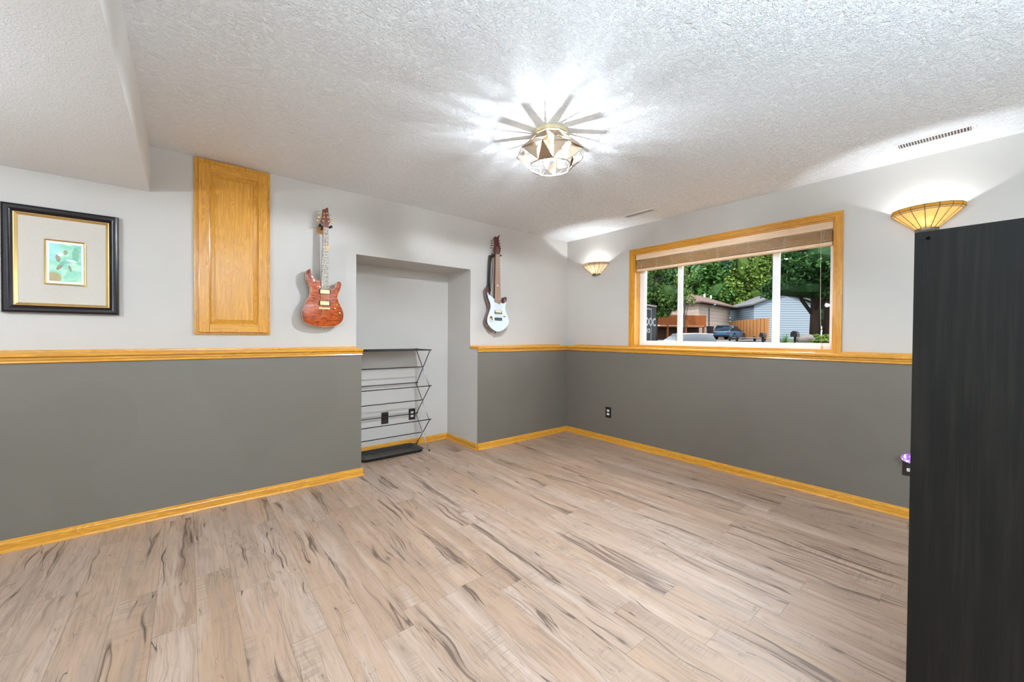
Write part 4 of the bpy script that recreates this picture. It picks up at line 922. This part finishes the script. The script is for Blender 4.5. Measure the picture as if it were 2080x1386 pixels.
tree(x, y, 8.5, [(x, y, z + 5.6, 1.0, 2.0), (x - .2, y - .5, z + 3.9, .9, .9)], 900, .11, LF_YEL, 'thin sparse young tree in front of the brick house gable', 44, .07, BARKG, core=0, forks=((.5, -.5, 5.6), (-.3, .4, 6.2), (.1, -.2, 6.8)))
x, y = 30.6, 4.45; z = gz(x, y)
tree(x, y, 9, [(x - 1.0, y + .6, z + 3.7, 2.5, 1.05), (x - 1.4, y - .6, z + 5.6, 2.8, 1.9), (x + 1.2, y - 1.2, z + 2.6, 1.2, .9), (x - .6, y + .4, z + 8.0, 2.6, 2.2), (x - 1.0, y - 2.0, z + 4.2, 1.6, 1.5)], 17000, .115, LF_DEEP, 'big dark green maple filling the right pane of the window', 45, .30, BARK, 'maple_tree', -.4, core=.58, forks=((-1.2, .9, 4.2), (.4, -1.0, 4.6), (-1.6, -.8, 5.2)))
x, y = 31.2, 3.95; z = gz(x, y)
tree(x, y, 8, [(x, y - .4, z + 5.8, 1.8, 2.0)], 2600, .12, LF_MID, 'leaning tree trunk close right of the maple', 46, .22, BARK, 'tree', -.8, core=.6)
# enclosed black trailer
trl = thing('enclosed_trailer', 'black enclosed trailer with white lettering at the left end of the window', 'trailer', (16.4, 10.4, gz(16.4, 10.4)))
zt0 = gz(16.4, 10.4); ang = math.atan2(.27, 2.0)
def tw(u, v, z): ca, sa = cos(ang), sin(ang); return Vector((14.2 + u * ca - v * sa, 8.94 + u * sa + v * ca, z))
def obox(bm, u0, u1, v0, v1, z0, z1, fn):
    c = [fn(a, b, cz) for cz in (z0, z1) for a, b in ((u0, v0), (u1, v0), (u1, v1), (u0, v1))]; v = [bm.verts.new(q) for q in c]
    for q in ((0, 3, 2, 1), (4, 5, 6, 7), (0, 1, 5, 4), (1, 2, 6, 5), (2, 3, 7, 6), (3, 0, 4, 7)): bm.faces.new([v[i] for i in q])
bm = NB(); obox(bm, 0, 4.15, 0, 2.2, .62, 3.02, tw); obj('body', bm, simple('black_trailer_skin', (.022, .026, .034), .35), trl)
bm = NB(); obox(bm, -.03, 4.18, -.03, 2.23, 3.02, 3.11, tw); obj('roof_edge', bm, simple('pale_trailer_roof', (.62, .52, .50), .6), trl)
bm = NB(); obox(bm, 2.2, 3.48, -.02, 0, 2.80, 2.90, tw); obox(bm, 3.38, 3.46, -.02, 0, .75, 2.80, tw); obox(bm, 2.2, 2.28, -.02, 0, .75, 2.80, tw); obj('door_trim', bm, simple('grey_alloy_trim', (.45, .45, .48), .4, .3), trl)
bm = NB(); obox(bm, .1, 4.05, .1, 2.1, .42, .62, tw); obj('chassis', bm, BLACK, trl)
for u in (1.2, 2.1):
    for v in (.02, 2.0):
        bm = NB(); c = tw(u, v, zt0 + .33); ax = (tw(0, 1, 0) - tw(0, 0, 0)).normalized(); tube(bm, c - ax * .02, c + ax * .2, .33, 20); obj('wheel', bm, simple('tyre_black', (.015, .015, .015), .8), trl)
LETW = simple('white_lettering', (.80, .80, .84), .5)
def lettering(txt, p0, xdir, size, parent, mat, width=None):
    cu = bpy.data.curves.new('lettering', 'FONT'); cu.body = txt; cu.size = size; cu.extrude = .004; cu.offset = size * .022; cu.space_character = 1.0
    o = bpy.data.objects.new('lettering', cu); COL.objects.link(o)
    bpy.context.view_layer.update(); me = bpy.data.meshes.new_from_object(o.evaluated_get(bpy.context.evaluated_depsgraph_get())); bpy.data.objects.remove(o)
    o = bpy.data.objects.new('lettering', me); COL.objects.link(o); me.materials.append(mat)
    X = xdir.normalized(); Z = Vector((0, 0, 1)); N = X.cross(Z)
    wd = max(v.co.x for v in me.vertices) - min(v.co.x for v in me.vertices); sx = (width / wd) if width else 1
    Mx = Matrix(((X.x * sx, Z.x, N.x, p0.x), (X.y * sx, Z.y, N.y, p0.y), (X.z, Z.z, N.z, p0.z), (0, 0, 0, 1)))
    me.transform(Mx); me.transform(Matrix.Translation(-world_loc(parent))); o.parent = parent; return o
xd = tw(1, 0, 0) - tw(0, 0, 0)
lettering('DOC', tw(2.60, -.012, 1.86), xd, .66, trl, LETW, 1.45)
lettering('DCIS', tw(2.72, -.012, 1.44), xd, .34, trl, LETW, .55)
# tan brick house with brown roof
hs = thing('brick_house', 'tan brick house with brown hipped roof behind the blue car', 'house', (43, 18, gz(43, 18)))
m = MB('tan_block_wall'); p = m.geo(); hx, hy, hz = m.sep(p)[:3]; al = m.m('ADD', hx, hy)
lines = m.m('MAXIMUM', m.m('LESS_THAN', m.m('FRACT', m.m('DIVIDE', hz, .38)), .10), m.m('LESS_THAN', m.m('FRACT', m.m('DIVIDE', al, .62)), .07))
m.P(Base_Color=m.mix(m.m('MULTIPLY', lines, .6), (1.0, .80, .66), (.45, .33, .26)), Roughness=.9); TAN = m.mat
hz0 = gz(43, 17) - .3
c0, c1, c2 = (38.3, 16.3), (48.3, 17.1), (39.6, 21.5); c3 = (49.6, 22.3)
def prism4(bm, pts, z0, z1):
    a = [bm.verts.new((*q, z0)) for q in pts]; b = [bm.verts.new((*q, z1)) for q in pts]; bm.faces.new(a[::-1]); bm.faces.new(b)
    for i in range(4): bm.faces.new((a[i], a[(i + 1) % 4], b[(i + 1) % 4], b[i]))
bm = NB(); prism4(bm, [c0, c1, c3, c2], hz0, 4.9); obj('wall', bm, TAN, hs)
RO = simple('brown_shingle', (.30, .19, .16), .9)
bm = NB(); o1, o2, o3, o4 = (37.7, 15.6), (49.0, 16.5), (50.3, 23.0), (39.0, 22.2); a = [bm.verts.new((*q, 4.85)) for q in (o1, o2, o3, o4)]; a2 = [bm.verts.new((*q, 5.0)) for q in (o1, o2, o3, o4)]
r1, r2 = bm.verts.new((40.8, 19.0, 6.35)), bm.verts.new((47.0, 19.6, 6.35))
for i in range(4): bm.faces.new((a[i], a[(i + 1) % 4], a2[(i + 1) % 4], a2[i]))
bm.faces.new(a[::-1]); bm.faces.new((a2[0], a2[1], r2, r1)); bm.faces.new((a2[1], a2[2], r2)); bm.faces.new((a2[2], a2[3], r1, r2)); bm.faces.new((a2[3], a2[0], r1)); bmesh.ops.recalc_face_normals(bm, faces=bm.faces); obj('roof', bm, RO, hs)
bm = NB(); path_tube(bm, [(41.0, 15.7, 4.85), (41.2, 16.45, 4.5), (41.2, 16.45, gz(41, 16.4))], .06, 6); obj('downspout', bm, simple('pale_downspout', (.75, .75, .78), .5), hs)
for q in ((42.5, 17.6, 5.85), (44.6, 17.8, 5.85)): bm = NB(); tube(bm, q, (q[0], q[1], q[2] + .35), .09, 8); obj('vent_pipe', bm, WHITEMET, hs)
# pale blue house
bh_ = thing('blue_house', 'pale blue house with lap siding behind the right mullion and the maple', 'house', (49, 12, gz(49, 12)))
m = MB('pale_blue_siding'); p = m.geo(); z_ = m.sep(p)[2]; fr_ = m.m('FRACT', m.m('DIVIDE', z_, .26))
m.P(Base_Color=m.mix(m.m('LESS_THAN', fr_, .24), (.66, .78, .90), (.26, .35, .44)), Roughness=.7); SID = m.mat
a, b = Vector((46.3, 13.7, 0)), Vector((51.1, 8.9, 0)); d = (b - a).normalized(); nn = Vector((d.y * -1, d.x, 0)) * -1; nn = Vector((-d.y, d.x, 0))
if nn.x < 0: nn = -nn
bm = NB(); z0 = gz(48, 12) - .3
def P3(s, t, z): q = a + d * s + nn * t; return bm.verts.new((q.x, q.y, z))
Lh = (b - a).length
fr1 = [P3(0, 0, z0), P3(Lh, 0, z0), P3(Lh, 0, 4.85), P3(Lh / 2, 0, 6.3), P3(0, 0, 4.95)]; bk1 = [P3(0, 6, z0), P3(Lh, 6, z0), P3(Lh, 6, 4.85), P3(Lh / 2, 6, 6.3), P3(0, 6, 4.95)]
bm.faces.new(fr1); bm.faces.new(bk1[::-1])
for i in range(5): bm.faces.new((fr1[i], bk1[i], bk1[(i + 1) % 5], fr1[(i + 1) % 5]))
bmesh.ops.recalc_face_normals(bm, faces=bm.faces); obj('wall', bm, SID, bh_)
bm = NB()
for s0, s1, za, zb_ in ((-.45, Lh / 2, 4.86, 6.36), (Lh / 2, Lh + .45, 6.36, 4.78)):
    v = [P3(s0, -.4, za), P3(s1, -.4, zb_), P3(s1, 6.3, zb_), P3(s0, 6.3, za)]; v2 = [bm.verts.new(q.co + Vector((0, 0, .16))) for q in v]
    bm.faces.new(v[::-1]); bm.faces.new(v2)
    for i in range(4): bm.faces.new((v[i], v[(i + 1) % 4], v2[(i + 1) % 4], v2[i]))
bmesh.ops.recalc_face_normals(bm, faces=bm.faces); obj('roof', bm, simple('pale_roof_edge', (.26, .26, .27), .7), bh_)
# fences
m = MB('orange_cedar'); p = m.geo(); cx_, cy_, cz_ = m.sep(p)[:3]; al = m.m('ADD', m.m('MULTIPLY', cx_, .8), m.m('MULTIPLY', cy_, -.6)); st_ = m.m('FRACT', m.m('DIVIDE', al, .16)); n = m.noise(m.map(p, (4, 4, .8)), 1, 3)
m.P(Base_Color=m.mix(m.m('LESS_THAN', st_, .14), m.mix(n, (1.1, .42, .10), (1.3, .66, .26)), (.45, .15, .04)), Roughness=.8); CED = m.mat
m = MB('red_cedar'); p = m.geo(); st_ = m.m('FRACT', m.m('DIVIDE', m.sep(p)[0], .17)); m.P(Base_Color=m.mix(m.m('LESS_THAN', st_, .2), (.62, .19, .05), (.34, .09, .03)), Roughness=.8); RED = m.mat
def fence(P0, P1, z0, z1, mat, label, posts=5, t=.06, rails=True):
    e = thing('wooden_fence', label, 'fence', (*P0, z0)); A = Vector((*P0, 0)); B_ = Vector((*P1, 0)); dd = (B_ - A).normalized(); n_ = Vector((dd.y, -dd.x, 0))
    fn = lambda u, v, z: A + dd * u + n_ * v + Vector((0, 0, z)); L = (B_ - A).length
    bm = NB(); obox(bm, 0, L, 0, t, z0 + .05, z1, fn); obj('board_panel', bm, mat, e)
    for i in range(posts): u = L * i / (posts - 1); bm = NB(); obox(bm, u - .06, u + .06, -.1, 0, z0 + .001, z1 + .03, fn); obj('post', bm, mat, e)
    bm = NB(); obox(bm, 0, L, -.05, 0, z1 - .15, z1 - .06, fn); obj('rail', bm, mat, e); return e
fence((46.6, 16.4), (39.6, 10.2), gz(41, 12), 3.11, CED, 'bright orange cedar fence to the right of the blue car')
fence((31.2, 17.9), (37.2, 15.05), 2.32, 3.42, RED, 'reddish cedar railing fence left of the brick house', 4)
dk = thing('timber_deck', 'dark shaded timber deck under the reddish cedar fence', 'deck', (34, 16.6, gz(34, 16.6)))
A = Vector((31.2, 17.95, 0)); B_ = Vector((37.2, 15.1, 0)); dd = (B_ - A).normalized(); n_ = Vector((dd.y, -dd.x, 0))
if n_.x > 0: n_ = -n_
fn = lambda u, v, z: A + dd * u - n_ * v + Vector((0, 0, z))
bm = NB(); obox(bm, 0, 6.6, -.2, 2.0, 2.2, 2.32, fn); obj('platform', bm, RED, dk)
bm = NB(); obox(bm, 0, 6.6, .8, .9, gz(34, 16) - .1, 2.2, fn); obj('skirt', bm, simple('dark_brown_boards', (.16, .085, .05), .9), dk)
for u in (.1, 2.2, 4.3, 6.4): bm = NB(); obox(bm, u - .08, u + .08, -.15, .0, gz(34, 16) - .1, 2.2, fn); obj('post', bm, RED, dk)
# cars
def car(name, label, loc, yaw, L, Wd, Hh, paintm, lit, group=None):
    e = thing(name, label, 'car', loc, group); ca, sa = cos(yaw), sin(yaw); ox, oy, oz = loc
    def T(u, v, z): return Vector((ox + u * ca - v * sa, oy + u * sa + v * ca, oz + z))
    gl_ = lit; hw = Wd / 2
    def loft(name, secs, mat, parent, smooth=40):
        bm = NB(); rings = []
        for u, w0, w1, z0, z1 in secs:
            pr = [(-w0, z0), (-w0 * 1.0, z0 + (z1 - z0) * .55), (-w1, z1), (w1, z1), (w0, z0 + (z1 - z0) * .55), (w0, z0)]
            rings.append([bm.verts.new(T(u, b, z)) for b, z in pr])
        for A_, B2 in zip(rings, rings[1:]):
            for i in range(6): bm.faces.new((A_[i], A_[(i + 1) % 6], B2[(i + 1) % 6], B2[i]))
        bm.faces.new(rings[0]); bm.faces.new(rings[-1][::-1]); bmesh.ops.recalc_face_normals(bm, faces=bm.faces); return obj(name, bm, mat, parent, smooth=smooth)
    s = Hh / 1.65; h1 = .95 * s
    loft('body', [(-L / 2, hw * .82, hw * .80, .42, .80 * s), (-L / 2 + .12, hw * .96, hw * .88, .28, h1), (-L * .25, hw, hw * .90, .24, h1 + .03), (L * .15, hw, hw * .88, .24, h1), (L * .36, hw * .97, hw * .80, .26, .86 * s), (L / 2 - .08, hw * .86, hw * .7, .30, .72 * s), (L / 2, hw * .7, hw * .6, .38, .62 * s)], paintm, e)
    cb = loft('window_band', [(-L / 2 + .16, hw * .84, hw * .78, h1 - .02, h1 + .02), (-L / 2 + .50, hw * .86, hw * .66, h1 - .02, Hh - .05), (-L * .1, hw * .88, hw * .68, h1 - .02, Hh - .03), (L * .06, hw * .88, hw * .66, h1 - .02, Hh - .06), (L * .26, hw * .84, hw * .76, h1 - .02, h1)], gl_, e)
    loft('roof', [(-L / 2 + .40, hw * .62, hw * .58, Hh - .10, Hh - .03), (-L * .12, hw * .70, hw * .62, Hh - .05, Hh), (L * .07, hw * .68, hw * .60, Hh - .09, Hh - .04)], paintm, e)
    for u in (-L * .30, L * .31):
        for v, sg in ((-hw, 1), (hw, -1)):
            bm = NB(); tube(bm, T(u, v - .01 * sg, .34), T(u, v + .22 * sg, .34), .34, 20); wh = obj('wheel', bm, simple('tyre', (.02, .02, .022), .8), e)
            bm = NB(); tube(bm, T(u, v - .02 * sg, .34), T(u, v - .005 * sg, .34), .21, 14); obj('hub', bm, simple('alloy_grey', (.35, .35, .37), .35, .6), wh)
    for v in (-hw * .72, hw * .72):
        bm = NB(); 
        def f2(a_, b_, c_): return T(a_, b_, c_)
        obox(bm, -L / 2 - .02, -L / 2 + .03, v - .17, v + .17, .70 * s, .80 * s, f2); obj('tail_light', bm, simple('tail_red', (.45, .03, .02), .3), e)
    bm = NB(); obox(bm, -L / 2 - .015, -L / 2 + .02, -hw * .8, hw * .8, .30, .46, T); obj('bumper', bm, simple('bumper_black', (.03, .03, .035), .6), e)
    for v in (-hw * 1.02, hw * 1.02): bm = NB(); obox(bm, L * .16, L * .20, v - .08, v + .08, h1 + .0, h1 + .14, T); obj('mirror', bm, paintm, e)
    return e
CARGL = simple('car_window_dark', (.03, .045, .06), .08, coat=.5)
car('suv', 'blue sport utility car parked before the orange cedar fence', (40.6, 14.05, gz(40.6, 14.05)), R(2), 4.5, 1.9, 1.50, simple('car_paint_blue', (.12, .27, .46), .25, .2, coat=.8), CARGL)
car('car', 'white car whose cabin shows above the sill beside the left mullion', (17.55, 7.45, gz(17.55, 7.45) - .03), R(150), 3.9, 1.7, 1.40, simple('car_paint_white', (.75, .75, .78), .25, coat=.8), simple('car_window_grey', (.22, .25, .28), .12))
# flatbed utility trailer, bin, mailboxes, boulder, shrubs
fb = thing('flatbed_trailer', 'low white flatbed trailer standing below the orange fence', 'trailer', (30.5, 8.6, gz(30.5, 8.6)))
A = Vector((32.3, 9.9, 0)); dd = Vector((-.83, -.50, 0)).normalized(); n_ = Vector((dd.y, -dd.x, 0)); z0 = gz(30.5, 8.6); fn = lambda u, v, z: A + dd * u + n_ * v + Vector((0, 0, z))
GREYW = simple('pale_grey_metal', (.40, .39, .43), .5)
bm = NB(); obox(bm, 0, 4.2, -.8, .8, z0 + .22, z0 + .30, fn); obj('bed', bm, GREYW, fb)
for u in (.3, 3.2):
    for v in (-.85, .85): bm = NB(); c = fn(u + .3, v, z0 + .2); tube(bm, c, c + n_ * .12 * (1 if v > 0 else -1), .2, 14); obj('wheel', bm, simple('small_tyre', (.03, .03, .03), .8), fb)
bm = NB(); tube(bm, fn(4.2, -.5, z0 + .25), fn(5.4, 0, z0 + .25), .04, 6); tube(bm, fn(4.2, .5, z0 + .25), fn(5.4, 0, z0 + .25), .04, 6); obj('tow_bar', bm, GREYW, fb)
bn = thing('wheelie_bin', 'dark wheeled bin standing at the left rear of the blue car', 'bin', (35.2, 13.7, gz(35.2, 13.7)))
z0 = gz(35.2, 13.7); bm = NB(); obox(bm, -.2, .2, -.2, .2, z0 + .06, z0 + 1.25, lambda u, v, z: Vector((35.2 + u * (1 + .15 * (z - z0)), 13.7 + v * (1 + .15 * (z - z0)), z))); obj('body', bm, simple('bin_dark', (.03, .028, .035), .6), bn)
bm = NB(); obox(bm, -.26, .26, -.26, .26, z0 + 1.25, z0 + 1.32, lambda u, v, z: Vector((35.2 + u, 13.7 + v, z))); obj('lid', bm, simple('bin_lid', (.035, .03, .038), .6), bn)
for v in (-.2, .2): bm = NB(); tube(bm, (35.42, 13.7 + v, z0 + .1), (35.42, 13.7 + v + .06, z0 + .1), .1, 10); obj('wheel', bm, BLACK, bn)
def mailbox(x, y, zb, wid, h, label, roundtop=True):
    z0 = gz(x, y); e = thing('mailbox', label, 'mailbox', (x, y, z0), 'dark roadside mailboxes')
    bm = NB(); box(bm, (x - .045, y - .045, z0 - .05), (x + .045, y + .045, zb)); obj('post', bm, simple('dark_post', (.035, .03, .035), .7), e)
    bm = NB(); pr = [(-wid / 2, 0), (wid / 2, 0)] + [(wid / 2 * cos(pi * k / 8), h * .5 + h * .5 * sin(pi * k / 8)) for k in range(9)]
    va = [bm.verts.new((x - .24, y + a_, zb + b_)) for a_, b_ in pr]; vb = [bm.verts.new((x + .24, y + a_, zb + b_)) for a_, b_ in pr]; bm.faces.new(va); bm.faces.new(vb[::-1])
    for i in range(len(pr)): bm.faces.new((va[i], va[(i + 1) % len(pr)], vb[(i + 1) % len(pr)], vb[i]))
    bmesh.ops.recalc_face_normals(bm, faces=bm.faces); obj('box', bm, simple('mailbox_black', (.03, .026, .028), .5), e)
mailbox(18.8, 3.84, 1.22, .18, .22, 'slim dark mailbox post in front of the orange fence')
mailbox(22.4, 3.42, 1.24, .32, .34, 'round-topped dark mailbox before the boulder in the right pane')
bm = NB(); bmesh.ops.create_icosphere(bm, subdivisions=3, radius=1); rr = random.Random(5)
from mathutils import noise as mn
for v in bm.verts: k_ = 1 + .22 * mn.noise(v.co * 1.6); v.co = Vector((27.8 + v.co.x * .6 * k_, 4.25 + v.co.y * .52 * k_, gz(27.8, 4.25) + .18 + v.co.z * .36 * k_))
m = MB('boulder_stone'); p = m.geo(); m.P(Base_Color=m.mix(m.noise(p, 6, 4), (.30, .26, .23), (.55, .50, .46)), Roughness=.95)
obj('boulder', bm, m.mat, loc=(27.8, 4.25, gz(27.8, 4.25)), label='grey-brown boulder on the planted bank behind the round-topped mailbox', cat='boulder', smooth=60)
def shrub(x, y, r, h, mat, label, seed, n=900, size=.06):
    e = thing('shrub', label, 'shrub', (x, y, gz(x, y)), 'garden plants on the bank'); foliage('foliage', [(x, y, gz(x, y) + h * .45, r, h * .55)], n, size, mat, e, seed, core=.7)
shrub(29.3, 3.75, .75, .55, LF_YEL, 'low bright green shrub to the right of the boulder', 60, 1400)
shrub(28.4, 2.5, .5, .35, LF_MID, 'small green shrub at the foot of the tree trunks', 61)
shrub(26.2, 3.0, .5, .22, LF_YEL, 'flat yellow-green ground plant below the boulder', 62)
pe = thing('spiky_plant', 'upright green blade-leaved plant beside the right mullion', 'plant', (22.0, 3.85, gz(22, 3.85)))
for k_ in range(26):
    a_ = rr.uniform(0, 6.28); r_ = rr.uniform(.02, .2); h_ = rr.uniform(.3, .62); x0, y0 = 22 + r_ * cos(a_), 3.85 + r_ * sin(a_); bm = NB(); z0 = gz(22, 3.85)
    path_tube(bm, [(x0, y0, z0), (x0 + .06 * cos(a_), y0 + .06 * sin(a_), z0 + h_ * .6), (x0 + .16 * cos(a_), y0 + .16 * sin(a_), z0 + h_)], .010, 4); obj('leaf_blade', bm, simple('blade_green', (.10, .30, .05), .5), pe)
